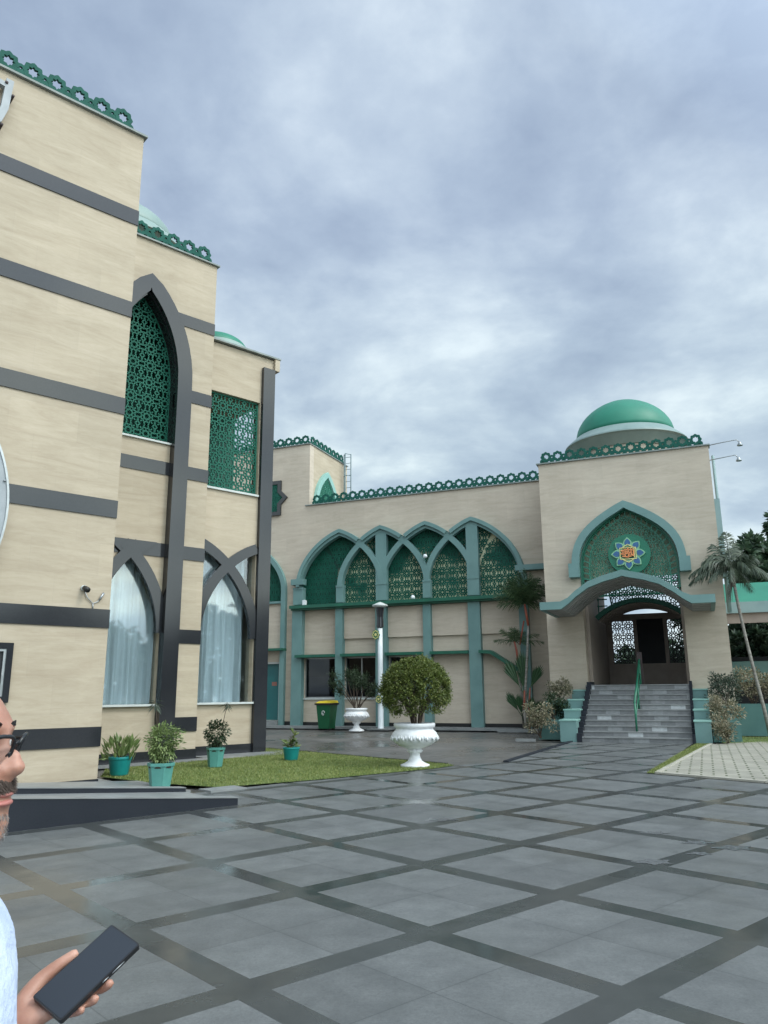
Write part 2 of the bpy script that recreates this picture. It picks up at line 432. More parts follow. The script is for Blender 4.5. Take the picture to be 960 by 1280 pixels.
# darker damp halo along the fine joints that quarter each square
def halo(f_):
    d_ = math_n(nt, 'ABSOLUTE', math_n(nt, 'SUBTRACT', math_n(nt, 'FRACT', math_n(nt, 'ADD', f_, .5)), .5))
    return math_n(nt, 'MAXIMUM', math_n(nt, 'SUBTRACT', 1.0, math_n(nt, 'DIVIDE', d_, .13)), 0.0)
hl = math_n(nt, 'MULTIPLY', math_n(nt, 'MAXIMUM', halo(f1), halo(f2_)), ramp(nt, noise(nt, pos, 2.2, 5, .65), [(.42, (0, 0, 0)), (.62, (1, 1, 1))]).outputs[0])
grit = ramp(nt, noise(nt, pos, 38, 6, .8), [(.36, (.80, .80, .80)), (.5, (1, 1, 1)), (.66, (1.12, 1.12, 1.12))])
tc = mixc(nt, 1.0, vm.outputs[0], grit.outputs[0], 'MULTIPLY')
tc = mixc(nt, math_n(nt, 'MULTIPLY', hl, .5), tc, (.075, .08, .08))
tc = mixc(nt, math_n(nt, 'MULTIPLY', joint, .6), tc, (.05, .055, .055))
sg = ramp(nt, math_n(nt, 'ADD', math_n(nt, 'MULTIPLY', mid, .6), math_n(nt, 'MULTIPLY', fine, .4)), [(.3, (.032, .036, .036)), (.7, (.062, .067, .065))])
L(nt, mixc(nt, isstrip, tc, sg.outputs[0]), b.inputs['Base Color'])
wet = ramp(nt, big, [(.47, (0, 0, 0)), (.60, (1, 1, 1))])
rt = ramp(nt, wet.outputs[0], [(0, (.52,)*3), (1, (.34,)*3)])
rs = ramp(nt, wet.outputs[0], [(0, (.30,)*3), (1, (.10,)*3)])
L(nt, mixc(nt, isstrip, rt.outputs[0], rs.outputs[0]), b.inputs['Roughness'])
bump(nt, b, math_n(nt, 'ADD', math_n(nt, 'MULTIPLY', fine, math_n(nt, 'SUBTRACT', 1.0, isstrip)), math_n(nt, 'MULTIPLY', isstrip, -.3)), .12, .004)
b.inputs['Specular IOR Level'].default_value = .38; M['plaza'] = m
def Wn(s, n): return D1*s-B1*n
def wxy(*p): return Vector((p[0], p[1], 0))
g = MB()
PL = [(-14, -8), (26, -8), (26, 6), (6.3, 13.3), (4.97, 14.85), (8.05, 21.4), (8.9, 23.05), (5.75, 24.35), (2.6, 17.6), (1.15, 16.75), (-2.42, 13.32), (-3.1, 12.6), (-14, 6)]
# right boundary follows the pale pavers edge
PL[3] = (17, 3.2); PL.insert(4, (6.27, 13.28))
me = MB(); tri = tessellate_polygon([[Vector((x, y, 0)) for x, y in PL]])
me.add([(x, y, 0.0) for x, y in PL], [tuple(t) for t in tri])
o = me.build('plaza_paving', 'plaza'); tag(o, kind='structure')
# lawn
m, nt, b = newmat('lawn_soil_and_turf')
co = objco(nt); f = noise(nt, co, 6, 6, .7); g2 = noise(nt, co, .9, 3)
r = ramp(nt, math_n(nt, 'ADD', math_n(nt, 'MULTIPLY', f, .5), math_n(nt, 'MULTIPLY', g2, .5)), [(.35, (.045, .075, .018)), (.5, (.085, .13, .03)), (.68, (.15, .19, .05))])
L(nt, r.outputs[0], b.inputs['Base Color']); b.inputs['Roughness'].default_value = .9; bump(nt, b, f, .8, .03)
M['turf'] = m
GP = [(-5.35, 15.1), (-4.0, 14.0), (-2.75, 13.35), (-1.35, 14.25), (0.95, 16.15), (1.42, 16.75), (1.25, 17.1), (-0.5, 19.0), (-2.5, 21.2), (-3.3, 22.1), (-3.9, 21.2), (-2.75, 20.35), (-3.3, 19.35), (-5.1, 17.3), (-5.75, 16.5)]
me = MB(); tri = tessellate_polygon([[Vector((x, y, 0)) for x, y in GP]])
me.add([(x, y, .012) for x, y in GP], [tuple(t) for t in tri])
tag(me.build('lawn', 'turf'), kind='structure')
M['blade'] = leafmat('grass_blades', [(.09, .13, .03), (.16, .21, .05), (.24, .28, .08), (.34, .33, .14)], 1.2)
def blades(poly, n, name, h=(.02, .055)):
    ins = inpoly(poly); me = MB(); xs = [p[0] for p in poly]; ys = [p[1] for p in poly]
    vs = []; fs = []
    k = 0
    while k < n:
        x, y = U(min(xs), max(xs)), U(min(ys), max(ys))
        if not ins(x, y): continue
        a = U(0, PI); hh = U(*h); w = U(.004, .008); dx, dy = math.cos(a)*w, math.sin(a)*w
        lx, ly = U(-.03, .03), U(-.03, .03); o = len(vs)
        vs += [(x-dx, y-dy, .008), (x+dx, y+dy, .008), (x+lx, y+ly, hh)]; fs.append((o, o+1, o+2)); k += 1
    me.add(vs, fs); return tag(me.build(name, 'blade'), None, None, None, 'stuff')
tag(blades(GP, 60000, 'grass'), 'short green lawn grass beside the cream building', 'grass')
# narrow grass verge beside the pale pavers
VG = [(4.85, 15.0), (5.05, 14.95), (8.45, 21.2), (9.05, 22.3), (8.75, 22.5), (8.0, 21.1)]
me = MB(); tri = tessellate_polygon([[Vector((x, y, 0)) for x, y in VG]]); me.add([(x, y, .01) for x, y in VG], [tuple(t) for t in tri])
tag(me.build('grass_verge', 'turf'), kind='structure')
o = blades(VG, 9000, 'verge_grass'); tag(o, 'narrow strip of grass along the pale pavers', 'grass')
# pale interlocking pavers
m, nt, b = newmat('pale_interlocking_pavers')
co = nt.nodes.new('ShaderNodeTexCoord').outputs['Object']; mp = nt.nodes.new('ShaderNodeMapping'); mp.inputs['Rotation'].default_value = (0, 0, .386)
L(nt, co, mp.inputs[0]); br = nt.nodes.new('ShaderNodeTexBrick'); L(nt, mp.outputs[0], br.inputs[0])
br.inputs['Scale'].default_value = 1; br.inputs['Brick Width'].default_value = .42; br.inputs['Row Height'].default_value = .21
br.inputs['Mortar Size'].default_value = .022; br.inputs['Mortar Smooth'].default_value = .3; br.inputs['Bias'].default_value = -.2
br.inputs[1].default_value = (.36, .34, .285, 1); br.inputs[2].default_value = (.30, .29, .245, 1); br.inputs[3].default_value = (.09, .10, .055, 1)
f = noise(nt, co, 1.6, 5, .65); rr = ramp(nt, f, [(.3, (.68, .68, .68)), (.65, (1.1, 1.1, 1.1))])
L(nt, mixc(nt, .8, br.outputs[0], rr.outputs[0], 'MULTIPLY'), b.inputs['Base Color']); b.inputs['Roughness'].default_value = .75
bump(nt, b, br.outputs['Fac'], -.5, .01); M['pavers'] = m
PV = [(5.05, 14.93), (6.3, 13.45), (20, 4), (28, 16), (10.9, 23.1), (9.1, 22.35), (8.45, 21.2)]
me = MB(); tri = tessellate_polygon([[Vector((x, y, 0)) for x, y in PV]]); me.add([(x, y, .016) for x, y in PV], [tuple(t) for t in tri])
tag(me.build('paver_path', 'pavers'), kind='structure')
kb = MB()
def kerbline(mb, pts, w, h, z=0.0):
    for a_, c_ in zip(pts, pts[1:]):
        a_, c_ = Vector((*a_, 0)), Vector((*c_, 0)); t = (c_-a_).normalized(); nn_ = Vector((-t.y, t.x, 0))*w/2
        vs = [a_-nn_, c_-nn_, c_+nn_, a_+nn_]; vs = [(p.x, p.y, z) for p in vs]+[(p.x, p.y, z+h) for p in vs]
        mb.add(vs, [(0, 3, 2, 1), (4, 5, 6, 7), (0, 1, 5, 4), (1, 2, 6, 5), (2, 3, 7, 6), (3, 0, 4, 7)])
kerbline(kb, [(9.1, 22.35), (8.45, 21.2), (5.03, 14.95), (6.3, 13.42), (20, 3.95)], .09, .035)
M['kerb'] = simple('concrete_edging', (.32, .31, .26), (.42, .40, .34), .8, 5)
tag(kb.build('paver_kerb', 'kerb'), kind='structure')
# lawn edge and dark path line
kb = MB(); kerbline(kb, [(2.62, 17.55), (4.2, 21.0), (5.72, 24.3)], .12, .03); kerbline(kb, [(-3.25, 22.15), (-.45, 19.05), (1.3, 17.15)], .08, .025)
tag(kb.build('path_edging', 'granite_matt'), kind='structure')
# strip of grass and soil far right
VR = [(9.6, 22.6), (16, 20.2), (18, 24), (11.2, 25.6), (10.0, 24.6)]
me = MB(); tri = tessellate_polygon([[Vector((x, y, 0)) for x, y in VR]]); me.add([(x, y, .006) for x, y in VR], [tuple(t) for t in tri])
tag(me.build('grass_bed', 'turf'), kind='structure')
o = blades(VR, 9000, 'bed_grass'); tag(o, 'grass growing below the planter wall right of the steps', 'grass')

# ================================================================ LEFT BUILDING
mosque = root('mosque_building', 1, 5.59, 13.69, 'tall cream stone building with dark granite bands stepping back in three blocks', 'building')
w = MB(); w.box(-9, 5.59, 13.69, 27, 0.0, 12.91); wall_a = w.build('wall', 'trav', mosque)
# middle block: front plate with two openings
BC = 7.365
def lancet(cx, half, zs, za, n=10):
    L_ = bez((cx-half, zs), (cx-half, zs+(za-zs)*.45), (cx-half*.55, zs+(za-zs)*.8), (cx, za), n)
    return L_+[(2*cx-x, z) for x, z in L_[-2::-1]]
up_in = [(BC-.86, 7.57)]+lancet(BC, .86, 9.1, 11.36)+[(BC+.86, 7.57)]
def arcs(x0, dx, z0, z3):
    a_ = bez((x0, z0), (x0, z0+(z3-z0)*.5), (x0+dx*.52, z3-.3), (x0+dx, z3), 18)
    return a_, [(2*x0+dx-x, z) for x, z in a_]
_a = arcs(6.5, 1.72, 2.9, 5.33)[0]; _h = [p for p in _a if p[0] < 7.34]; _ap = (7.36, _h[-1][1]+.05)
hole_b = [(6.5, 1.27)]+_h+[_ap]+[(14.72-x, z) for x, z in _h[::-1]]+[(8.22, 1.27)]
w = MB(); w.plate([[(5.592, 0), (9.29, 0), (9.29, 12.88), (5.592, 12.88)], hole_b, up_in], 17.1, 17.5)
w.box(5.6, 9.285, 18.6, 26, 0, 12.6); w.box(9.05, 9.288, 17.5, 26, 0.002, 12.878); w.box(5.594, 6.2, 17.5, 18.7, .002, 12.5)
w.box(6.2, 9.05, 17.5, 18.6, 5.6, 6.9); w.box(6.2, 9.05, 17.5, 18.6, 11.8, 12.7)
w.build('wall', 'trav', mosque)
# end block
cz_ = bez((9.43, 3.15), (9.43, 4.3), (9.43+.9, 5.1), (9.43+1.74, 5.40)); CC = 10.3
hole = [(9.43, 1.25)]+[(9.43, 5.40)]+[(2*CC-x, z) for x, z in cz_[::-1] if z > 4.93]+[(CC, 4.93)]+[(x, z) for x, z in cz_ if z > 4.93]+[(11.17, 5.40), (11.17, 1.25)]
w = MB(); w.plate([[(9.292, 0), (11.6, 0), (11.6, 11.0), (9.292, 11.0)], hole, [(9.43, 6.85), (11.17, 6.85), (11.17, 9.58), (9.43, 9.58)]], 17.7, 18.02)
w.box(9.292, 11.6, 19.8, 26, 0, 10.7); w.box(9.295, 11.59, 18.02, 26.0, 9.75, 10.95); w.box(9.295, 11.598, 18.02, 26.0, 5.7, 6.7)
w.box(11.25, 11.595, 18.02, 19.8, 0, 5.7)
w.box(11.592, 11.75, 17.6, 18.4, 10.66, 11.02)
w.build('wall', 'trav', mosque)
w = MB(); w.box(9.43, 11.59, 19.74, 19.79, 6.7, 9.75); w.build('loggia_backing', 'darkgreen', mosque)  # dark green sheet paints in the loggia's shade and second lattice layer
w = MB(); w.box(6.3, 8.9, 18.5, 18.59, 6.9, 11.8); w.build('niche_backing', 'darkgreen', mosque)
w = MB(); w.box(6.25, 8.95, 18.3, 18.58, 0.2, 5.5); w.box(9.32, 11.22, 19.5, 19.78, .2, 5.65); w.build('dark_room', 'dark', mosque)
# copings
w = MB(); w.box(-9, 5.65, 13.62, 13.95, 12.91, 12.955); w.build('coping', 'coping', mosque)
w = MB(); w.box(5.595, 9.35, 17.03, 17.4, 12.88, 12.92); w.build('coping', 'coping', mosque)
w = MB(); w.box(9.36, 11.78, 17.58, 18.0, 11.022, 11.07)
w.build('coping', 'coping', mosque)
# granite bands
TOPS = [.97, 3.01, 5.04, 7.08, 9.12, 11.16]
for z in TOPS:
    w = MB(); w.box(-9, 5.594, 13.665, 13.70, z-.33, z); w.build('granite_band', 'granite', mosque)
for z in TOPS:
    w = MB()
    if z < 4: w.box(8.6, 9.294, 17.075, 17.11, z-.33, z)
    elif z < 10: w.box(8.6, 9.294, 17.075, 17.11, z-.33, z); 
    if 5 < z < 8: w.build('granite_band', 'granite', mosque); w = MB(); w.box(5.6, 8.22, 17.077, 17.11, z-.33, z)
    if z > 10: w.box(5.6, 6.8, 17.075, 17.11, z-.33, z); w.build('granite_band', 'granite', mosque); w = MB(); w.box(7.95, 9.294, 17.075, 17.11, z-.33, z)
    w.build('granite_band', 'granite', mosque)
# granite pillar + pointed frame round the upper screen
fr = ribbon([(BC-1.05, 0), (BC-1.05, 4.5), (BC-1.05, 8.9)]+lancet(BC, 1.05, 9.15, 11.66)[1:-1]+[(BC+1.05, 8.9), (BC+1.05, 4.5), (BC+1.05, 0)], .39)
w = MB(); w.plate([fr], 16.86, 17.12); w.build('granite_frame', 'granite', mosque)
w = MB(); w.plate([ribbon([(BC-.88, 7.6)]+lancet(BC, .88, 9.1, 11.38)+[(BC+.88, 7.6)], .05)], 17.0, 17.52); w.build('reveal', 'granite', mosque)
# corner pillar of end block
w = MB(); w.box(11.2, 11.585, 17.58, 17.72, 0, 10.655); w.build('granite_pillar', 'granite', mosque)
# lower window arches
for (x0, y) in ((6.5, 17.0), (9.43, 17.62)):
    a_, b_ = arcs(x0, 1.74 if x0 > 9 else 1.72, 2.9, 5.33)
    if x0 < 9:
        a_ = [p for p in a_ if p[1] < 5.0]; b_ = [p for p in b_ if p[1] < 5.0]
    w = MB(); w.plate([ribbon(a_, .27)], y, y+.14); w.plate([ribbon(b_, .27)], y+.004, y+.136)
    if x0 < 9: w.plate([[(BC-.62, 5.035), (BC-.1, 4.6), (BC+.1, 4.6), (BC+.62, 5.035)]], y+.01, y+.13)
    w.build('window_arch', 'granite', mosque)
# beige spandrels beside the arch of the middle window
# windows: curtain + glass + sill
def curtain(mb, x0, x1, y, z0, z1, seed=0, amp=.085):
    rr = random.Random(seed); n = 150; ph = 0; xs = []
    cols = []
    for i in range(n+1):
        x = x0+(x1-x0)*i/n; ph += rr.uniform(.10, .50)+.16*math.sin(i*.13+seed)
        cols.append((x, y+amp*(math.sin(ph)*(.7+.3*math.sin(i*.05))+.35*math.sin(ph*.37+1)))); 
    vs = []; fs = []; m_ = 6
    for j in range(m_+1):
        z = z0+(z1-z0)*j/m_
        for i, (x, yy) in enumerate(cols): vs.append((x+.012*math.sin(j*1.3+i*.21), y+(yy-y)*(1.15-.35*j/m_), z))
    for j in range(m_):
        for i in range(n):
            a = j*(n+1)+i; fs.append((a, a+1, a+n+2, a+n+1))
    mb.add(vs, fs, True)
for (x0, x1, y, zt, lab) in ((6.5, 8.22, 17.1, 5.03, 1), (9.43, 11.17, 17.7, 5.4, 2)):
    w = MB(); w.box(x0, x1, y+.16, y+.172, 1.27, zt+.1); gl = w.build('window_glass', 'glass', mosque)
    w = MB(); curtain(w, x0-.02, x1-(.12 if lab == 2 else -.02), y+.34, 1.2, zt+.15, lab); w.build('curtain', 'curtain', mosque)
    w = MB(); w.box(x0-.02, x1+.02, y-.10, y+.3, 1.235, 1.28); w.build('window_sill', 'pale', mosque)
# lattice screens
w = MB(); lattice(w, up_in, 7.20, 10.02, 17.30, 17.34, w=.03); w.build('lattice_screen', 'lattice', mosque)
w = MB(); lattice(w, [(9.45, 6.87), (11.15, 6.87), (11.15, 9.56), (9.45, 9.56)], 10.49, 9.25, 17.80, 17.84, w=.032); w.build('lattice_screen', 'lattice', mosque)
w = MB(); w.box(BC-.88, BC+.88, 17.04, 17.5, 7.53, 7.575); w.build('screen_sill', 'pale', mosque)
w = MB(); w.box(9.41, 11.19, 17.64, 18.03, 6.80, 6.855); w.build('screen_sill', 'pale', mosque)
# plinths
w = MB(); w.box(-9, 5.60, 13.66, 13.70, 0, .10); w.build('plinth', 'granite', mosque)
w = MB(); w.box(5.6, 9.30, 17.06, 17.11, 0, .24); w.build('plinth', 'granite', mosque)
w = MB(); w.box(9.3, 11.2, 17.66, 17.71, 0, .24); w.build('plinth', 'granite', mosque)
# crest parapets
w = MB(); crest(w, 5.38-.45*22, 22, 12.975, 13.80); w.build('parapet_screen', 'crest', mosque)
w = MB(); crest(w, 9.15-.45*8, 8, 12.94, 17.2); w.build('parapet_screen', 'crest', mosque)
# domes
def dome_prof(r, h, z0, n=12, point=.10):
    P = []
    for i in range(n+1):
        t = i/n*PI/2; P.append((max(r*math.cos(t), .01), z0+h*math.sin(t)*(1-point)+h*point*(i/n)**3))
    return P
def dome(parent, cx, cy, zb, r, h, ringr, capmat, ringmat='ring', drum=.5):
    w = MB(); w.lathe(dome_prof(r, h, zb), (cx, cy, 0), 48); d = w.build('dome', capmat, parent)
    w = MB(); w.lathe([(r*.98, zb-drum), (ringr*.95, zb-.42), (ringr, zb-.40), (ringr-.02, zb-.34), (r*1.10, zb-.10), (r*1.02, zb+.03), (r*.9, zb+.03)], (cx, cy, 0), 48, False)
    w.build('dome_ring', ringmat, parent)
    w = MB(); w.lathe([(r*.95, zb-drum-1.2), (r*.95, zb-drum+.05)], (cx, cy, 0), 40); w.build('dome_drum', 'trav2', parent)
dome(mosque, 7.35, 19.5, 13.95, 1.62, 1.15, 2.0, 'dome_pale', 'dome_pale', drum=.6)
dome(mosque, 10.55, 19.3, 11.55, .95, .52, 1.38, 'dome', 'dome_pale', drum=.4)
# small framed window at the left edge
w = MB(); w.plate([[(3.0, 1.40), (4.0, 1.40), (4.0, 2.36), (3.0, 2.36)], [(3.1, 1.50), (3.9, 1.50), (3.9, 2.26), (3.1, 2.26)]], 13.62, 13.70); fr_ = w.build('window_frame', 'granite', mosque)
w = MB(); w.plate([[(3.1, 1.5), (3.9, 1.5), (3.9, 2.26), (3.1, 2.26)], [(3.14, 1.54), (3.86, 1.54), (3.86, 2.22), (3.14, 2.22)]], 13.64, 13.685); w.build('inner_frame', 'steel', fr_)
w = MB(); w.box(3.1, 3.9, 13.675, 13.685, 1.5, 2.26); w.build('window_glass', 'dark', fr_)

# camera on the wall
cam_r = root('security_camera', 1, 5.1, 13.6, 'small white security camera with curled cable on the cream stone wall', 'camera')
w = MB(); w.tube([(5.08, 13.69, 3.36), (5.08, 13.62, 3.36)], .05, 12); w.build('camera_mount', 'pale', cam_r)
w = MB(); w.tube([(5.08, 13.62, 3.36), (5.10, 13.50, 3.31)], [.045, .05], 12); w.build('camera_body', 'black', cam_r)
w = MB(); w.tube([(5.1, 13.68, 3.34), (5.16, 13.66, 3.20), (5.27, 13.67, 3.10), (5.36, 13.67, 3.14), (5.42, 13.67, 3.24)], .01, 6)
w.tube([(5.27, 13.67, 3.10), (5.28, 13.67, 3.0)], .012, 6); w.tube([(5.38, 13.66, 3.17), (5.45, 13.66, 3.30)], .022, 6); w.build('cable', 'steel', cam_r)
# pale oval sign plate and sign letter at the left edge
pl = root('sign_plate', 1, 1.3, 13.5, 'large pale grey plate with curved edge, cut off at the left of the cream wall', 'sign')
w = MB(); ov = [(1.3+2.36*math.cos(2*PI*k/96), 4.55+2.5*math.sin(2*PI*k/96)) for k in range(96)]
w.plate([ov], 13.50, 13.66)
w.build('plate', 'plategrey', pl)
w = MB(); w.plate([ov, [(1.3+(x-1.3)*.985, 4.55+(z-4.55)*.985) for x, z in ov]], 13.478, 13.51)
for k in range(0, 96, 6):
    x, z = 1.3+2.3*math.cos(2*PI*k/96+.2), 4.55+2.42*math.sin(2*PI*k/96+.2); w.tube([(x, 13.502, z), (x, 13.47, z)], .02, 6)
w.build('rim', 'steel', pl)
lt = root('sign_letter', 1, 2.9, 13.55, 'white raised curved sign letter with dark bolts, high on the cream wall', 'sign')
w = MB(); w.plate([ribbon([(2.92, 12.62), (2.90, 12.3), (2.88, 12.0), (2.80, 11.72), (2.6, 11.55), (2.2, 11.5), (1.8, 11.62)], .13)], 13.50, 13.62); w.plate([ribbon([(1.7, 12.6), (2.3, 12.56), (2.86, 12.48)], .10)], 13.504, 13.615)
w.build('letter', 'plategrey', lt)
for x, z in ((2.99, 12.30), (2.74, 12.1), (2.86, 12.52), (2.70, 12.70), (2.86, 11.62)): w = MB(); w.tube([(x, 13.68, z), (x, 13.48, z)], .028, 8); w.build('bolt', 'browndark', lt)

# ramp walls in front of the building
def slopewall(name, y0, y1, pts, mat, lab):
    r_ = root(name, 1, pts[-1][0], y0, lab, 'ramp wall')
    w = MB(); w.plate([[(p[0], -.02) for p in (pts[0], pts[-1])]+[(p[0], p[1]) for p in pts[::-1]]], y0, y1); w.build('wall', mat, r_, .008)
    w = MB(); w.plate([[(p[0], p[1]+.002) for p in pts]+[(p[0], p[1]+.014) for p in pts[::-1]]], y0-.01, y1+.01); w.build('capping', 'rampstone', r_); return r_
slopewall('ramp_wall', 9.85, 10.02, [(-3, .85), (2.9, .37), (6.05, .09)], 'granite_matt', 'black stone ramp wall nearest the plaza, sloping down to the right')
slopewall('ramp_wall', 11.5, 11.67, [(-3, .78), (3.6, .29), (6.12, .08)], 'granite_matt', 'black stone ramp wall behind the front one, ending by the potted shrubs')
w = MB(); w.plate([[(-3, -.02), (6.1, -.02), (6.1, .03), (-3, .72)]], 10.03, 11.49); w.plate([[(-3, -.02), (6.3, -.02), (6.3, .02), (-3, .60)]], 11.68, 13.6)
rp = root('ramp', 1, 6.1, 10.0, None, None)
COL.objects.unlink(rp); bpy.data.objects.remove(rp)
o = w.build('ramp_floor', 'rampstone'); o.rotation_euler = (0, 0, math.atan2(D1.y, D1.x)); tag(o, kind='structure')
# stone apron along the building foot
w = MB(); w.plate([[(5.7, -.01), (11.95, -.01), (11.95, .02), (5.7, .02)]], 16.55, 17.05); w.plate([[(9.5, -.01), (12.2, -.01), (12.2, .022), (9.5, .022)]], 17.052, 17.65)
o = w.build('building_apron', 'rampstone'); o.rotation_euler = (0, 0, math.atan2(D1.y, D1.x)); tag(o, kind='structure')
w = MB(); w.box(5.62, 5.9, 13.4, 16.2, .0, .03)
w.box(6.45, 7.1, 11.3, 11.7, 0, .028)
o = w.build('drain_cover', 'rampstone'); o.rotation_euler = (0, 0, math.atan2(D1.y, D1.x)); tag(o, kind='structure')

# ================================================================ ARCADE BUILDING
arc = root('arcade_building', 2, -5.5, 30.5, 'long cream building with a row of green interlaced pointed arches', 'building')
PX = [-16.5, -14.45, -12.48, -10.42, -8.4, -6.38]; PW = [.50, .34, .50, .34, .50, .36]
# outline of the arched bay openings
leg = bez((0, 6.0), (0, 7.02), (.93, 8.03), (2.03, 8.40), 20)
def arch_c(k):
    c = PX[k]; wl = c-PX[k-1]; wr = PX[k+1]-c
    l = [(PX[k-1]+x*wl/2.03, z) for x, z in leg]; r_ = [(PX[k+1]-x*wr/2.03, z) for x, z in leg]
    return l, r_
outl = [(PX[0], 5.2)]
for k in (1, 2, 3, 4):
    l, r_ = arch_c(k); m0 = (PX[k-1]+PX[k])/2; m1 = (PX[k]+PX[k+1])/2
    outl += [p for p in l if (k == 1 or p[0] > m0)]+[p for p in r_[::-1] if (k == 4 or p[0] < m1)][1:]
outl += [(PX[5], 5.2)]
wins = [(-16.22, -14.64), (-14.26, -12.75), (-12.21, -10.61)]
holes = [outl]+[[(a_, 1.24), (b_, 1.24), (b_, 2.95), (a_, 2.95)] for a_, b_ in wins]
holes += [[(-19.7, 5.5), (-17.38, 5.5), (-17.38, 6.2)]+[(-17.38-(x)*2.2/2.03, z) for x, z in leg][1:]+[(-19.7, 8.36)]]
holes += [[(-18.7, .3), (-17.45, .3), (-17.45, 2.82), (-18.7, 2.82)]]
w = MB(); w.plate([[(-24, 0), (-5, 0), (-5, 9.86), (-16.12, 9.86), (-16.12, 12.84), (-24, 12.84)]]+holes, 30.5, 30.9); w.build('wall', 'trav2', arc)
w = MB(); w.box(-24, -16.12, 30.902, 34.6, 9.862, 12.84)
w.build('tower_wall', 'trav', arc)
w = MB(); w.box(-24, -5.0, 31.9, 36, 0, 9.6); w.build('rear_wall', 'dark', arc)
w = MB(); w.box(-24, -5.0, 30.9, 36, 9.62, 9.74); w.box(-24, -5, 30.9, 31.9, 3.2, 5.1); w.build('roof', 'pale', arc)
# backings behind the lattices: dark green mottled with pale beige, paler lower down, green at far left
m, nt, b = newmat('green_and_pale_backing')
f = noise(nt, objco(nt, (1, 1, 1)), .55, 2, .5); sxyz = nt.nodes.new('ShaderNodeSeparateXYZ'); L(nt, nt.nodes.new('ShaderNodeTexCoord').outputs['Object'], sxyz.inputs[0])
hz = math_n(nt, 'MULTIPLY', math_n(nt, 'SUBTRACT', 6.75, sxyz.outputs['Z']), .10); hx = math_n(nt, 'MULTIPLY', math_n(nt, 'ADD', sxyz.outputs['X'], 8.9), .4)
k = math_n(nt, 'ADD', math_n(nt, 'ADD', f, hz), math_n(nt, 'MINIMUM', hx, 0.0))
r = ramp(nt, k, [(.43, (.004, .055, .04)), (.55, (.72, .70, .48))]); L(nt, r.outputs[0], b.inputs['Base Color']); b.inputs['Roughness'].default_value = .6
M['board'] = m
w = MB(); w.box(-16.7, -6.2, 30.74, 30.78, 5.0, 8.7); w.build('backing_board', 'board', arc)
w = MB(); w.box(-20, -17.3, 30.80, 30.84, 5.4, 8.6); w.build('backing_board', 'darkgreen', arc)
# trims: pilasters, arches
for i, (x, wd) in enumerate(zip(PX, PW)):
    zt = {0: 6.15, 1: 6.9, 2: 8.3, 3: 6.9, 4: 8.3, 5: 6.15}[i]
    w = MB(); w.box(x-wd/2, x+wd/2, 30.22, 30.52, 0.0, 5.05); w.box(x-wd/2, x+wd/2, 30.28, 30.54, 5.3, 5.97)
    if i in (2, 4): w.box(x-wd/2, x+wd/2, 30.28, 30.54, 6.06, zt)
    w.box(x-wd/2-.01, x+wd/2+.01, 30.26, 30.54, 5.97, 6.06)
    w.build('pilaster', 'teal', arc)
def clipz(pts, z0): return [p for p in pts if p[1] >= z0]
for k in (1, 2, 3, 4):
    l, r_ = arch_c(k); dy = .012*k
    band = ribbon(clipz(l, 6.0)+r_[::-1][1:], .21)
    w = MB(); w.plate([ribbon(l, .235)], 30.24+dy, 30.54); w.plate([ribbon(r_, .235)], 30.246+dy, 30.535)
    w.build('pointed_arch', 'teal', arc)
# outer moulding following the scalloped top
ow = MB()
for k in (1, 2, 3, 4):
    l, r_ = arch_c(k); m0 = (PX[k-1]+PX[k])/2; m1 = (PX[k]+PX[k+1])/2
    pts = [p for p in l if (k == 1 or p[0] > m0-.02)]+[p for p in r_[::-1] if (k == 4 or p[0] < m1+.02)][1:]
    ow.plate([ribbon([(x, z+.09) for x, z in pts], .16)], 30.17+.003*k, 30.5)
ow.box(-16.82, -16.2, 30.16, 30.5, 6.18, 6.44); ow.box(-6.62, -5.0, 30.16, 30.5, 6.18, 6.40)
ow.build('arch_moulding', 'teal', arc)
# left partial arch + pilaster
l = [(-17.28-x*2.3/2.03, z) for x, z in leg]
w = MB(); w.plate([ribbon([(-17.28, 0), (-17.28, 3), (-17.28, 5.9)]+l[1:], .22)], 30.3, 30.52); w.box(-20, -17.40, 30.36, 30.52, 5.42, 5.52); w.build('pointed_arch', 'teal', arc)
# lattices in the bays
for k in range(5):
    x0, x1 = PX[k], PX[k+1]
    ins = [(x0+.05, 5.2)]+[(x0+.05, 6.3), ((x0+x1)/2-.45, 7.45), ((x0+x1)/2, 7.75), ((x0+x1)/2+.45, 7.45), (x1-.05, 6.3)]+[(x1-.05, 5.2)]
    w = MB(); lattice(w, ins, (x0+x1)/2, 5.55, 30.69, 30.71, a=.45, w=.040, border=0); w.build('lattice_screen', 'lattice', arc)
for k in (1, 2, 3, 4):
    c = PX[k]; w = MB(); lattice(w, [(c-.75, 7.9), (c, 6.5), (c+.75, 7.9), (c, 8.35)], c, 7.5, 30.66, 30.70, w=.036, border=0); w.build('lattice_screen', 'lattice', arc)
w = MB(); lattice(w, [(-19.8, 5.5), (-17.4, 5.5), (-17.4, 6.4), (-17.9, 7.5), (-19.0, 8.2), (-19.8, 8.4)], -18.4, 6.2, 30.66, 30.70, w=.036, border=0); w.build('lattice_screen', 'lattice', arc)
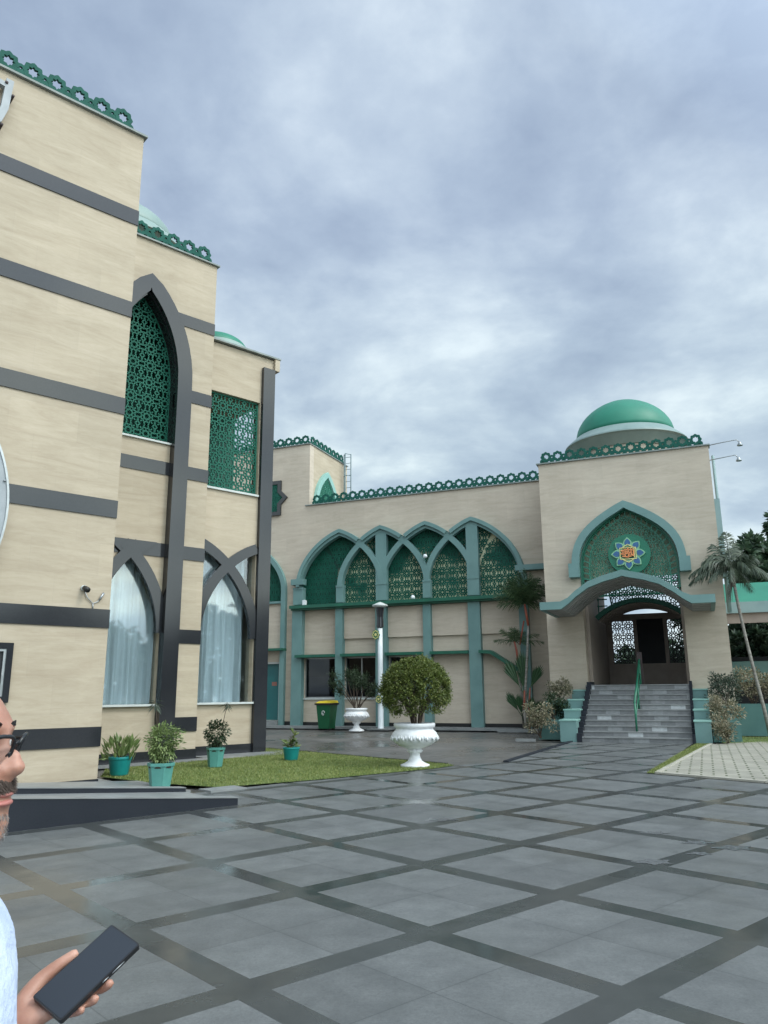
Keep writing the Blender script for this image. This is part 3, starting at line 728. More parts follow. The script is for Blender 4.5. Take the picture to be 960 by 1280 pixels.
# green ledge and hoods
w = MB(); w.box(-16.78, -6.2, 29.98, 30.5, 5.10, 5.24); w.box(-16.76, -6.22, 30.1, 30.5, 5.03, 5.10); w.build('ledge', 'green', arc)
for k in range(4):
    w = MB(); w.box(PX[k]+PW[k]/2*(1 if k else .1), PX[k+1]-PW[k+1]/2, 30.0, 30.5, 2.96, 3.08); w.build('window_hood', 'green', arc)
w = MB(); w.plate([[(-8.2, 2.96), (-8.2, 3.08), (-7.72, 3.06), (-6.5, 2.25), (-6.5, 2.10), (-7.74, 2.92)]], 30.0, 30.5); w.build('window_hood', 'green', arc)
w = MB(); w.box(-19.5, -17.15, 30.0, 30.5, 3.30, 3.40); w.build('window_hood', 'green', arc)
# shallow string course = shadow gap below raised panels
for k in range(1, 5):
    a_, b_ = PX[k]+PW[k]/2, PX[k+1]-PW[k+1]/2
    w = MB(); w.box(a_+.01, b_-.01, 30.40, 30.502, 3.73, 5.02); w.build('raised_panel', 'trav2', arc)
# windows
for i, (a_, b_) in enumerate(wins):
    w = MB(); w.plate([[(a_, 1.24), (b_, 1.24), (b_, 2.95), (a_, 2.95)], [(a_+.05, 1.29), (b_-.05, 1.29), (b_-.05, 2.9), (a_+.05, 2.9)]], 30.56, 30.62)
    if i == 1: w.box((a_+b_)/2-.025, (a_+b_)/2+.025, 30.562, 30.618, 1.29, 2.9)
    wf = w.build('window_frame', 'steel', arc)
    w = MB(); w.box(a_+.04, b_-.04, 30.585, 30.592, 1.28, 2.91); w.build('window_glass', 'glass_dark', wf)
    w = MB(); w.box(a_+.03, b_-.03, 30.72, 30.73, 1.24, 2.15); w.build('blind', 'blind', arc)
    w = MB(); w.box(a_-.03, b_+.03, 30.44, 30.56, 1.18, 1.238); w.build('window_sill', 'pale', arc)
# dark plinth, kerb step
w = MB()
for k in range(5): w.box(PX[k]+PW[k]/2, PX[k+1]-PW[k+1]/2, 30.46, 30.502, .10, .24)
w.box(-17.17, -16.75, 30.46, 30.502, .1, .26); w.box(-6.2, -5.0, 30.46, 30.502, .1, .26)
w.build('plinth', 'black', arc)
kstep = root('kerb_step', 2, -10, 29.7, None, None); kstep['kind'] = 'structure'
bpy.data.objects.remove(kstep)
w = MB(); w.box(-24, -5.05, 29.75, 30.6, 0.0, .10); o = w.build('kerb_step', 'rampstone'); o.rotation_euler = (0, 0, math.atan2(D2.y, D2.x)); tag(o, kind='structure')
# door
dr = MB(); dr.box(-18.6, -17.52, 30.70, 30.75, .3, 2.74); door = dr.build('door', 'doorteal', arc)
w = MB(); w.box(-17.97, -17.72, 30.685, 30.70, 1.78, 1.95); w.build('door_notice', 'red', door)
w = MB(); w.box(-18.5, -18.42, 30.64, 30.70, 1.1, 1.5); w.build('handle', 'steel', door)
w = MB(); w.box(-17.53, -17.45, 30.52, 30.76, .3, 2.82); w.box(-18.7, -17.45, 30.524, 30.756, 2.74, 2.818); w.build('door_frame', 'pale', arc)
w = MB(); w.box(-18.8, -17.4, 30.1, 30.9, .102, .298); w.build('door_step', 'rampstone', arc)
# octagram window
def octagram(cx, cz, r):
    o_ = []
    for i in range(16):
        an = PI/8*i; rr_ = r if i % 2 == 0 else r*.765
        o_.append((cx+rr_*math.cos(an), cz+rr_*math.sin(an)))
    return o_
w = MB(); w.plate([octagram(-18.42, 10.38, 1.18), octagram(-18.42, 10.38, .93)], 30.40, 30.498); sf = w.build('star_frame', 'granite', arc)
w = MB(); w.plate([octagram(-18.42, 10.38, .95)], 30.475, 30.495); w.build('backing', 'darkgreen', sf)
w = MB(); lattice(w, octagram(-18.42, 10.38, .93), -18.42, 10.38, 30.44, 30.47, w=.04, border=0); w.build('lattice_screen', 'lattice', sf)
# tower side arch (on the face x = -16.12)
def side_plate(mb, loops, x0, x1):
    t_ = MB(); t_.plate(loops, 0, 1)
    mb.add([(x0+(x1-x0)*q[1], q[0], q[2]) for q in t_.v], t_.f)
sa = lancet(32.15, 1.15, 9.9, 11.75)
w = MB(); side_plate(w, [ribbon([(31.0, 9.87)]+sa+[(33.3, 9.87)], .26)], -16.12, -15.97); w.build('side_arch', 'teal_lite', arc)
w = MB(); side_plate(w, [[(31.05, 9.87)]+lancet(32.15, 1.08, 9.9, 11.65)+[(33.25, 9.87)]], -16.118, -16.10); w.build('side_backing', 'teal_lite', arc)
t_ = MB(); lattice(t_, [(31.05, 9.87)]+lancet(32.15, 1.08, 9.9, 11.65)+[(33.25, 9.87)], 32.15, 10.9, 0, 1, w=.034, border=0)
w = MB(); w.add([(-16.07+.03*q[1], q[0], q[2]) for q in t_.v], t_.f); w.build('side_lattice', 'lattice_far', arc)
# parapets
w = MB(); w.box(-16.3, -5.0, 30.42, 30.95, 9.862, 9.90); w.build('coping', 'coping', arc); w = MB(); w.box(-24, -16.07, 30.42, 30.95, 12.842, 12.88); w.box(-16.3, -16.06, 30.952, 34.65, 12.842, 12.88); w.build('coping', 'coping', arc)
n_ = 24; w = MB(); crest(w, -5.1-.4545*n_, n_, 9.90, 30.6, a=.4545); w.build('parapet_screen', 'crest', arc)
w = MB(); crest(w, -16.2-.45*14, 14, 12.88, 30.6); w.build('parapet_screen', 'crest', arc)
w = MB(); crest(w, 30.7, 8, 12.88, 0, axis='y', other=-16.2); w.build('parapet_screen', 'crest', arc)
# roof ladder
lad = root('roof_ladder', 2, -15.8, 34, 'grey steel ladder cage rising from the roof beside the low tower', 'ladder')
lad.location.z = 9.74; w = MB(); ORG[lad.name] = (-15.8, 34)
for x, y in ((-16.0, 34), (-15.62, 34), (-15.82, 33.75)): w = MB(); w.tube([(x, y, 0), (x, y, 3.55)], .03, 6); w.build('rail', 'ladder', lad)
for k in range(11): w = MB(); w.tube([(-16.0, 34, .2+k*.32), (-15.62, 34, .2+k*.32)], .014, 5); w.build('rung', 'ladder', lad)
for z in (1.2, 2.4, 3.53): w = MB(); w.tube([(-16.0, 34, z), (-15.82, 33.75, z), (-15.62, 34, z)], .018, 5); w.build('hoop', 'ladder', lad)
# wall fittings
for (x, z, nm, lab) in ((-16.12, 5.36, 'wall_speaker', 'small white box on the green ledge at the left end of the arcade'),):
    s_ = root(nm, 2, x, 30.2, lab, 'speaker'); w = MB(); w.box(x-.07, x+.07, 30.1, 30.28, 5.245, 5.47); w.build('box', 'whitepole', s_, .01)
for (x, z, lab) in ((-10.98, 5.245, 'small white floodlight on the green ledge behind the round shrub'), (-10.40, 6.95, 'small white dome camera high in the fork of the middle arches')):
    s_ = root('floodlight' if z < 6 else 'dome_camera', 2, x, 30.1, lab, 'floodlight' if z < 6 else 'camera')
    w = MB(); w.lathe([(.02, z), (.085, z+.03), (.095, z+.09), (.06, z+.16), (.01, z+.18)], (x, 30.14, 0), 12); w.build('housing', 'whitepole', s_)
    w = MB(); w.tube([(x, 30.14, z+.08), (x, 30.3, z+.10)], .02, 6); w.build('arm', 'steel', s_)

# ================================================================ ENTRANCE BUILDING
ent = root('entrance_building', 2, -2.1, 28.0, 'cream entrance pavilion with green dome, pointed arch and curved canopy above steps', 'building')
EC = -2.1
leg2 = bez((0, 5.75), (0, 6.75), (.55, 7.25), (1.66, 7.86), 16)
ein = [(EC-1.66, 1.67)]+[(EC-1.66+x, z) for x, z in leg2]+[(EC+1.66-x, z) for x, z in leg2[-2::-1]]+[(EC+1.66, 1.67)]
w = MB(); w.plate([[(-5.07, 0), (.88, 0), (.88, 9.8), (-5.07, 9.8)], ein], 28.0, 28.45)
w.box(-5.07, EC-1.665, 28.45, 34.6, 0, 9.798); w.box(EC+1.665, .88, 28.45, 34.6, 0, 9.798)
w.box(-5.0, .8, 28.45, 34.6, 9.3, 9.75); w.box(-5.0, .8, 28.452, 34.5, 0.0, 1.60)
w.build('wall', 'trav2', ent)
w = MB(); w.box(EC-1.665, EC+1.665, 28.45, 28.5, 5.42, 9.3); w.build('backing_wall', 'porchpale', ent)
# porch interior
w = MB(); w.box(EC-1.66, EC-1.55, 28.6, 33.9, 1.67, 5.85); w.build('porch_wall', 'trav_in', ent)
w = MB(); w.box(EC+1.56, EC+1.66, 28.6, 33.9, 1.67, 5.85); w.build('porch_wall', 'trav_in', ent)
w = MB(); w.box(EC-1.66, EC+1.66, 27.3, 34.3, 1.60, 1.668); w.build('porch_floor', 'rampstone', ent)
# door wall
Y = 34.0
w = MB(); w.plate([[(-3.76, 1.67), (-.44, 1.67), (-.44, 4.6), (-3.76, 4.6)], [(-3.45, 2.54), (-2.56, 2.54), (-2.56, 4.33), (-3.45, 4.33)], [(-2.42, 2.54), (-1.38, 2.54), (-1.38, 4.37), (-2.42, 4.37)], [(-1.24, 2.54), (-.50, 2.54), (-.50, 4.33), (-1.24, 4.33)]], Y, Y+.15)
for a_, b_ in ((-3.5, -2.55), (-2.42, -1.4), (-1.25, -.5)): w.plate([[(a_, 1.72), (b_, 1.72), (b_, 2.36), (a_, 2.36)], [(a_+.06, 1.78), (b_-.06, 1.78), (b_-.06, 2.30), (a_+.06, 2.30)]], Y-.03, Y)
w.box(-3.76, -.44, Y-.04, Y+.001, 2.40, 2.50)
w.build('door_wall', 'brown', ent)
w = MB(); w.box(-2.42, -1.38, Y+.05, Y+.09, 2.5, 4.4); w.build('door', 'dark', ent)
for a_, b_ in ((-3.45, -2.56), (-1.24, -.50)):
    w = MB(); lattice(w, [(a_, 2.54), (b_, 2.54), (b_, 4.33), (a_, 4.33)], a_+.225, 4.10, Y+.06, Y+.09, w=.04, border=.04); w.build('lattice_screen', 'black', ent)
# inner vault and its arch band + second screen
def seg_arch(c, z, r, half, n=16): return [(c-half+2*half*i/n, z-r+math.sqrt(r*r-(half-2*half*i/n)**2)) for i in range(n+1)]
VC = -2.0; 
v0 = seg_arch(VC, 4.72, 2.3, 1.58); vs = []; fs = []
for j, (yy, dz) in enumerate(((30.3, 0), (33.95, .07))):
    for x, z in v0: vs.append((x, yy, z+dz))
    for x, z in v0: vs.append((x, yy, z+dz+.06))
n_ = len(v0)
for i in range(n_-1): fs += [(i, i+1, 2*n_+i+1, 2*n_+i), (n_+i, 3*n_+i, 3*n_+i+1, n_+i+1), (i, n_+i, n_+i+1, i+1)]
w = MB(); w.add(vs, fs); w.build('porch_vault', 'soffit', ent)
w = MB()
for j in range(1, 6):
    yy = 30.3+j*.6; zz = .012*j
    w.plate([ribbon([(x, z-.03+zz) for x, z in v0], .06)], yy, yy+.05)
w.build('vault_rib', 'brown', ent)
w = MB(); w.plate([ribbon([(x, z+.05) for x, z in v0], .17)], 30.12, 30.28); w.build('arch_band', 'darkgreen', ent)
scr = [(x, z+.1) for x, z in v0 if x > -3.15]; scr = [(-3.15, 5.75)]+scr+[(VC+1.55, 5.75)]
w = MB(); lattice(w, scr, VC, 5.0, 30.17, 30.21, w=.034, a=.45, border=.05)
for z in (4.6, 4.85, 5.1, 5.35, 5.6): w.box(-3.52, -3.15, 30.17, 30.21, z-.02, z+.02)
w.box(-3.5, -3.46, 30.168, 30.212, 4.2, 5.8)
w.build('lattice_screen', 'darkgreen', ent)
# front pointed frame with imposts
w = MB(); fpts = [(EC-1.80, 5.45)]+[(EC-1.80+x*1.80/1.66, z+.08) for x, z in leg2]+[(EC+1.80-x*1.80/1.66, z+.08) for x, z in leg2[-2::-1]]+[(EC+1.80, 5.45)]
w.plate([ribbon(fpts, .26)], 27.72, 28.02)
w.box(EC-2.04, EC-1.68, 27.66, 28.02, 5.42, 5.92); w.box(EC+1.68, EC+2.04, 27.66, 28.02, 5.42, 5.92)
w.build('pointed_frame', 'teal', ent)
w = MB(); w.plate([ribbon([(EC-1.63, 4.9)]+[(EC-1.63+x*1.63/1.66, z-.03) for x, z in leg2]+[(EC+1.63-x*1.63/1.66, z-.03) for x, z in leg2[-2::-1]]+[(EC+1.63, 4.9)], .06)], 27.95, 28.4); w.build('reveal', 'green', ent)
# tympanum lattice: border of framed rectangles + star field
tb = [(EC-1.6, 4.75)]+[(EC-1.6+x*1.6/1.66, z-.06) for x, z in leg2]+[(EC+1.6-x*1.6/1.66, z-.06) for x, z in leg2[-2::-1]]+[(EC+1.6, 4.75)]
ti = [(EC-1.36, 4.75)]+[(EC-1.36+x*1.36/1.66, z-.08-.20*x/1.66) for x, z in leg2]+[(EC+1.36-x*1.36/1.66, z-.08-.20*x/1.66) for x, z in leg2[-2::-1]]+[(EC+1.36, 4.75)]
w = MB(); lattice(w, ti, EC, 6.2, 28.14, 28.16, w=.027, border=.05)
def resample(pts, n):
    d = [0]
    for a_, b_ in zip(pts, pts[1:]): d.append(d[-1]+math.hypot(b_[0]-a_[0], b_[1]-a_[1]))
    out = []
    for i in range(n+1):
        t = d[-1]*i/n; k = max(j for j in range(len(d)) if d[j] <= t+1e-9); k = min(k, len(pts)-2)
        u_ = (t-d[k])/(d[k+1]-d[k]); out.append((pts[k][0]*(1-u_)+pts[k+1][0]*u_, pts[k][1]*(1-u_)+pts[k+1][1]*u_))
    return out
A_, B_ = resample(tb, 34), resample(ti, 34)
for p, q in zip(A_, B_): w.seg(p, q, .05, 28.138, 28.165)
for i in range(34): w.seg(A_[i], A_[i+1], .04, 28.136, 28.184)
w.build('tympanum_screen', 'lattice_far', ent)
# emblem
w = MB(); w.plate([[(EC+.05+.72*math.cos(2*PI*k/48), 6.18+.72*math.sin(2*PI*k/48)) for k in range(48)]], 28.06, 28.13); em = w.build('emblem_disc', 'emdisc', ent)
ECX, ECZ = EC+.02, 6.19
pet = MB(); edge = MB()
for k in range(8):
    an = PI/2+k*PI/4
    def P_(u_, v_): return (ECX+u_*math.cos(an)-v_*math.sin(an), ECZ+u_*math.sin(an)+v_*math.cos(an))
    prof = [(.24, -.07), (.30, -.135), (.40, -.15), (.50, -.09), (.585, 0), (.50, .09), (.40, .15), (.30, .135), (.24, .07)]
    edge.plate([[P_(*p) for p in prof]], 27.98+.003*(k % 2), 28.055)
    pet.plate([[P_(.415+(u_-.415)*.68, v_*.68) for u_, v_ in prof]], 27.965, 27.9795)
edge.build('petal_edge', 'lime', em); pet.build('petal', 'blue', em)
w = MB()
sq = [(ECX-.27, ECZ-.2), (ECX+.27, ECZ-.2), (ECX+.27, ECZ+.2), (ECX-.27, ECZ+.2)]
w.plate([ribbon(sq+[sq[0]], .035)], 27.955, 27.975)
for x in (.33, .385): w.seg((ECX+x-.12, ECZ-.16), (ECX+x-.12, ECZ+.19), .03, 27.95, 27.97)
for sx in (-1, 1):
    for sz in (-1, 1): w.seg((ECX, ECZ+sz*.32), (ECX+sx*.22, ECZ+sz*.19), .03, 27.95, 27.972)
w.build('emblem_border', 'gold', em)
w = MB()   # calligraphic strokes
for pts in ([(-.24, .10), (-.1, .125), (.08, .12), (.2, .13)], [(-.25, 0), (-.12, -.03), (.02, .01), (.12, .05)], [(-.2, -.09), (-.05, -.13), (.1, -.10), (.18, -.03)], [(.0, -.16), (.02, 0), (0, .2)], [(.10, -.12), (.115, .02), (.10, .17)], [(-.10, -.1), (-.085, .04), (-.1, .16)], [(-.2, .05), (-.05, .06), (.06, -.05)], [(.17, -.12), (.19, .05), (.17, .16)]):
    w.plate([ribbon([(ECX+x, ECZ+z) for x, z in resample(pts, 8)], .042)], 27.93, 27.95-.001*len(pts))
w.build('script', 'orange', em)
# canopy
prof = [(-4.73, 4.29), (-4.06, 4.29), (-3.82, 4.40), (-3.59, 4.60), (-3.18, 4.88), (-2.7, 5.05), (-2.35, 5.13), (EC, 5.20)]
prof = prof+[(2*EC-x, z) for x, z in prof[-2::-1]]
def thick(p, t0, t1): return p+[(x, z-(t1 if abs(x-EC) < 1.8 else t0)) for x, z in p[::-1]]
w = MB(); w.plate([thick(prof, .25, .20)], 24.98, 25.16); w.build('canopy_fascia', 'teal', ent)
w = MB(); w.plate([thick([(x, z-.012) for x, z in prof], .12, .12)], 25.162, 27.99); w.build('canopy_slab', 'teal_dark', ent)
w = MB(); w.plate([thick([(x, z-.135) for x, z in prof], .10, .03)], 25.163, 27.985)
for k in range(1, 5): w.plate([thick([(x, z-.165) for x, z in prof], .09, .035)], 25.16+k*.55, 25.19+k*.55)
w.build('canopy_soffit', 'soffit', ent)
w = MB(); w.box(-4.73, -4.6, 25.17, 27.9, 4.03, 4.28); w.build('canopy_side', 'teal', ent)
w = MB(); w.box(.40, .53, 25.17, 27.9, 4.03, 4.28); w.build('canopy_side', 'teal', ent)
# dome + parapet
dome(ent, EC, 31.4, 11.48, 1.93, 1.66, 2.42, 'dome', 'ringpale', drum=.75)
w = MB(); w.box(-5.14, .93, 27.92, 28.4, 9.802, 9.845); w.build('coping', 'coping', ent)
w = MB(); crest(w, EC-.2+.25-.4545*6.5, 13, 9.845, 28.12, a=.44); w.build('parapet_screen', 'crest', ent)
w = MB(); crest(w, 28.25, 12, 9.845, 0, axis='y', other=.62); w.build('parapet_screen', 'crest', ent)
w = MB(); crest(w, 28.25, 12, 9.845, 0, axis='y', other=-4.95); w.build('parapet_screen', 'crest', ent)
w = MB(); w.tube([(1.0, 28.3, 9.5), (1.0, 28.3, 7.9), (1.0, 28.3, 4)], [.05, .05, .07], 8); w.box(.88, 1.06, 28.1, 28.5, 5.2, 7.9); w.build('downpipe', 'ring', ent)
w = MB(); w.box(-.44, .90, 27.96, 28.001, .10, .18); w.build('plinth', 'black', ent)
w = MB(); w.box(-5.09, -4.2, 27.96, 28.001, .0, .18); w.build('plinth', 'black', ent)
# stairs
m, nt, b = newmat('grey_step_stone')
co = nt.nodes.new('ShaderNodeTexCoord').outputs['Object']; sx_ = nt.nodes.new('ShaderNodeSeparateXYZ'); L(nt, co, sx_.inputs[0])
row = math_n(nt, 'FLOOR', math_n(nt, 'DIVIDE', math_n(nt, 'SUBTRACT', sx_.outputs['Z'], .003), .1515)); cell = math_n(nt, 'FLOOR', math_n(nt, 'ADD', math_n(nt, 'DIVIDE', sx_.outputs['X'], .42), math_n(nt, 'MULTIPLY', row, .43)))
cb = nt.nodes.new('ShaderNodeCombineXYZ'); L(nt, row, cb.inputs[0]); L(nt, cell, cb.inputs[1]); wn = nt.nodes.new('ShaderNodeTexWhiteNoise'); wn.noise_dimensions = '2D'; L(nt, cb.outputs[0], wn.inputs['Vector'])
r = ramp(nt, wn.outputs['Value'], [(0, (.17, .175, .18)), (.55, (.22, .225, .23)), (.80, (.26, .27, .275)), (.94, (.46, .48, .49))]); r.color_ramp.interpolation = 'CONSTANT'
f = noise(nt, co, 9, 5); rr = ramp(nt, f, [(.3, (.75,)*3), (.7, (1.1,)*3)])
L(nt, mixc(nt, .8, r.outputs[0], rr.outputs[0], 'MULTIPLY'), b.inputs['Base Color']); b.inputs['Roughness'].default_value = .4
M['stair'] = m
st = root('staircase', 2, -2.05, 24.2, 'grey stone steps rising to the porch between stepped teal walls', 'stairs')
w = MB(); NS = 11; RZ = 1.667/NS
for i in range(NS):
    w.box(-3.53, -.47, 24.2+.285*i, 28.5, RZ*i+(.001 if i else 0), RZ*(i+1)-.03)
w.build('steps', 'stair', st)
w = MB()
for i in range(NS): w.box(-3.53, -.47, 24.17+.285*i, 24.5+.285*i, RZ*(i+1)-.029, RZ*(i+1))
w.build('tread', 'rampstone', st)
for side in (-1, 1):
    xa, xb = (-4.17, -3.68) if side < 0 else (-.38, .06)
    w = MB()
    for i, (y0, z) in enumerate(((24.2, .60), (25.1, .89), (26.0, 1.18), (26.9, 1.48))):
        w.box(xa, xb, y0, (25.1, 26.0, 26.9, 28.0)[i]-.001, 0, z)
    ch = w.build('cheek_wall', 'teal', st)
    w = MB()
    for i, (y0, z) in enumerate(((24.2, .60), (25.1, .89), (26.0, 1.18), (26.9, 1.48))):
        w.box(xa-.02, xb+.02, y0-.02, (25.08, 25.98, 26.88, 28.0)[i]-.005, z, z+.04)
    w.build('cap', 'teal_lite', ch)
    xa, xb = (-3.678, -3.532) if side < 0 else (-.468, -.382)
    w = MB()
    for i in range(NS): w.box(xa, xb, 24.16+.285*i, 24.16+.285*(i+1)+(.6 if i == NS-1 else -.001), 0, RZ*(i+1)+.1)
    w.build('stringer', 'granite_matt', st)
hr = root('handrail', 2, -2.0, 24.5, 'green steel handrail up the middle of the grey steps', 'handrail')
w = MB()
for x, y, zb in ((-1.99, 24.62, .30), (-1.97, 25.9, .9), (-1.95, 27.1, 1.6)): w = MB(); w.tube([(x, y, zb), (x, y, zb+.86)], .03, 8); w.build('post', 'railgreen', hr)
w = MB(); w.tube([(-1.99, 24.60, 1.13), (-1.97, 25.9, 1.75), (-1.95, 27.1, 2.45), (-1.95, 27.5, 2.5)], .035, 8); w.tube([(-1.99, 24.62, .7), (-1.97, 25.9, 1.3), (-1.95, 27.1, 2.0)], .02, 8); w.build('rail', 'railgreen', hr)
w = MB(); w.box(-2.02, -1.86, 27.25, 27.35, 1.67, 2.72); w.build('newel', 'browndark', hr)
# lamp arms on the right corner of the roof
for (z, x1, lab) in ((9.86, 1.85, 'upper long-armed floodlight reaching out from the roof corner'), (9.32, 1.76, 'lower long-armed floodlight reaching out below the roof corner')):
    a_ = root('arm_light', 2, .9, 28.0, lab, 'floodlight', 'arm lights on the entrance corner')
    w = MB(); w.tube([(.80, 28.1, z-.04), (1.3, 28.0, z-.01), (x1-.06, 27.95, z+.02), (x1, 27.95, z-.06)], .018, 6); w.build('arm', 'steel', a_)
    w = MB(); w.lathe([(.02, 0), (.035, -.03), (.10, -.14), (.09, -.15)], (x1+.03, 27.95, z-.06), 12); w.build('lamp_head', 'steel', a_)

# ================================================================ RIGHT SIDE: covered walkway, wall, planter
cw = root('covered_walkway', 2, 1.0, 32, 'green roofed covered walkway beyond the right side of the entrance', 'walkway')
w = MB(); w.add([(.9, 31, 4.58), (14, 31, 4.58), (14, 33.2, 5.55), (.9, 33.2, 5.55), (.9, 35.4, 4.58), (14, 35.4, 4.58)], [(0, 1, 2, 3), (3, 2, 5, 4)])
w.add([(.9, 31, 4.55), (14, 31, 4.55), (14, 33.2, 5.50), (.9, 33.2, 5.50), (.9, 35.4, 4.55), (14, 35.4, 4.55)], [(3, 2, 1, 0), (4, 5, 2, 3)]); w.build('roof', 'dome', cw)
w = MB(); w.box(.9, 14, 30.95, 31.1, 4.2, 4.60); w.build('fascia', 'ring', cw)
w = MB(); w.box(.9, 14, 31.11, 31.25, 3.84, 4.22); w.box(.9, 14, 31.25, 35.3, 4.2, 4.3); w.build('beam', 'brown', cw)
for x in (6.5, 10, 13.5): w = MB(); w.box(x-.15, x+.15, 31.12, 31.4, 0, 3.84); w.build('column', 'pale', cw)
gw = root('boundary_wall', 2, 1.0, 34, 'pale green low wall with dark top rail seen under the walkway roof', 'wall')
w = MB(); w.box(.95, 20, 34, 34.2, 1.75, 2.55); w.build('panel', 'teal_lite', gw)
w = MB(); w.box(.95, 20, 33.95, 34.25, 2.56, 2.72); w.box(.95, 20, 34.02, 34.2, 0, 1.75); w.build('rail', 'dark', gw)
pw = root('planter_wall', 2, .95, 28.6, 'plain teal retaining wall right of the entrance steps', 'wall')
w = MB(); w.box(.9, 9, 28.6, 28.8, 0, 1.02); w.build('wall', 'teal_dark', pw)
w = MB(); w.box(.92, 9, 28.805, 30.5, 0, .95); w.build('soil_bed', 'soil', pw)

# ================================================================ PLANTS
def rdir(up=0.0):
    while 1:
        v = Vector((U(-1, 1), U(-1, 1), U(-1, 1)))
        if .05 < v.length < 1: v.normalize(); v.z += up; return v.normalized()
def leaf(mb, p, d, l, w_, fold=.15):
    d = d.normalized(); s = d.cross(Vector((0, 0, 1)))
    if s.length < .1: s = Vector((1, 0, 0))
    s.normalize(); a = U(-.9, .9); n = s.cross(d); s = (s*math.cos(a)+n*math.sin(a)); n = s.cross(d)
    q = p+d*l
    mb.add([p, p+d*l*.45+s*w_/2+n*fold*w_, q, p+d*l*.45-s*w_/2+n*fold*w_], [(0, 1, 2), (0, 2, 3)])
def branchy(mb, base, top, r, n, spread, rng=1):
    for i in range(n):
        a = U(0, 2*PI); e = Vector(top)+Vector((math.cos(a)*U(.2, 1)*spread, math.sin(a)*U(.2, 1)*spread, U(-.3, .2)*spread))
        b_ = Vector(base)+Vector((U(-1, 1), U(-1, 1), 0))*r*2.2; m_ = b_.lerp(e, .5)+Vector((U(-1, 1), U(-1, 1), 0))*spread*.12
        mb.tube([b_, m_, e], [r, r*.7, r*.25], 5, False)

# urns
def urn_mesh(w):
    w.lathe([(.27, 0), (.30, .005), (.30, .05), (.24, .07), (.15, .12), (.11, .20), (.10, .27), (.15, .30), (.17, .33), (.13, .355), (.2, .38), (.33, .43), (.44, .51), (.485, .60), (.47, .66), (.455, .69), (.40, .74), (.385, .78), (.43, .80), (.435, .86), (.42, .88), (.38, .88), (.36, .84), (.01, .80)], n=48)
    for k in range(18):   # relief swags on the bowl
        a = 2*PI*k/18
        for t in range(3):
            a2 = a+(t-1)*.1; rr_ = .487-.012*(abs(t-1)); z = .60-.03*(1-abs(t-1))
            c = (rr_*math.cos(a2), rr_*math.sin(a2), z); w.tube([(c[0]*.97, c[1]*.97, c[2]+.04), (c[0]*1.02, c[1]*1.02, c[2]), (c[0]*.95, c[1]*.95, c[2]-.05)], [.018, .024, .012], 5)
def make_urn(loc, lab):
    e = empty('urn_planter', loc, lab, 'urn', 'white stone urns')
    w = MB(); urn_mesh(w); w.build('urn', 'white', e)
    w = MB(); w.lathe([(.37, .80), (.36, .835), (.01, .85)], n=24); w.build('soil', 'soil', e); return e
urn1 = make_urn((.60, 16.62, .0), 'large white stone urn on the lawn corner holding the clipped round shrub')
e2 = urn1.copy(); COL.objects.link(e2); e2.location = (-1.14, 31.0, 0); e2.rotation_euler.z = .4
e2['label'] = 'white stone urn by the arcade wall between the green bin and the white pole'
for ch in list(urn1.children): c = ch.copy(); COL.objects.link(c); c.parent = e2
# topiary
def topiary():
    e = empty('topiary_shrub', (.64, 16.62, .83), 'clipped round green shrub with bare twiggy underside in the front urn', 'shrub')
    w = MB(); c = Vector((0, 0, .71)); 
    for i in range(11):
        a = 2*PI*i/11+U(-.2, .2); b_ = Vector((.08*math.cos(a), .08*math.sin(a), 0)); e1 = Vector((.30*math.cos(a), .30*math.sin(a), .5)); 
        w.tube([b_, b_*1.4+Vector((U(-.03, .03), U(-.03, .03), .25)), e1], [.022, .017, .012], 6, False)
        for j in range(9):
            a2 = a+U(-.7, .7); rr_ = U(.35, .72); w.tube([b_*1.4+Vector((0, 0, U(.15, .35))), e1*U(.6, 1.0)+Vector((0, 0, U(0, .15))), Vector((rr_*math.cos(a2), rr_*math.sin(a2), U(.25, 1.2)))], [.009, .006, .003], 4, False)
    w.build('stem', 'twig', e)
    w = MB()
    clumps = []
    for i in range(1100):
        d = rdir(); z = d.z
        if z < -.72: continue
        rr_ = U(.84, 1.0); p = Vector((d.x*.73, d.y*.73, d.z*.68))*rr_+c
        clumps.append((p, d))
    for p, d in clumps:
        dens = 36 if d.z > -.1 else 28 if d.z > -.4 else 13
        for k in range(dens):
            q = p+rdir()*U(0, .085); 
            leaf(w, q, (d*.7+rdir()*.9), U(.035, .06), U(.02, .03))
    w.build('foliage', 'leaf_top', e)
topiary()
def sparse_bush():
    e = empty('leafy_shrub', (-1.14, 31.0, .83), 'sparse dark green bush with spreading branches in the rear urn', 'shrub')
    w = MB(); tips = []
    for i in range(12):
        a = U(0, 2*PI); r_ = U(.3, 1.0); top = Vector((math.cos(a)*r_*1.05, math.sin(a)*r_*.9, U(.7, 1.5))); b_ = Vector((U(-.1, .1), U(-.1, .1), 0)); m_ = b_.lerp(top, .5)+Vector((U(-.1, .1), U(-.1, .1), .1))
        w.tube([b_, m_, top], [.024, .016, .006], 5, False); tips += [m_.lerp(top, U(.2, 1.0)) for _ in range(7)]+[top]*2
    w.build('stem', 'twig', e); w = MB()
    for t in tips:
        for k in range(50): leaf(w, t+rdir()*U(0, .24), rdir(.1), U(.05, .10), U(.02, .035))
    w.build('foliage', 'leaf_dark', e)
sparse_bush()
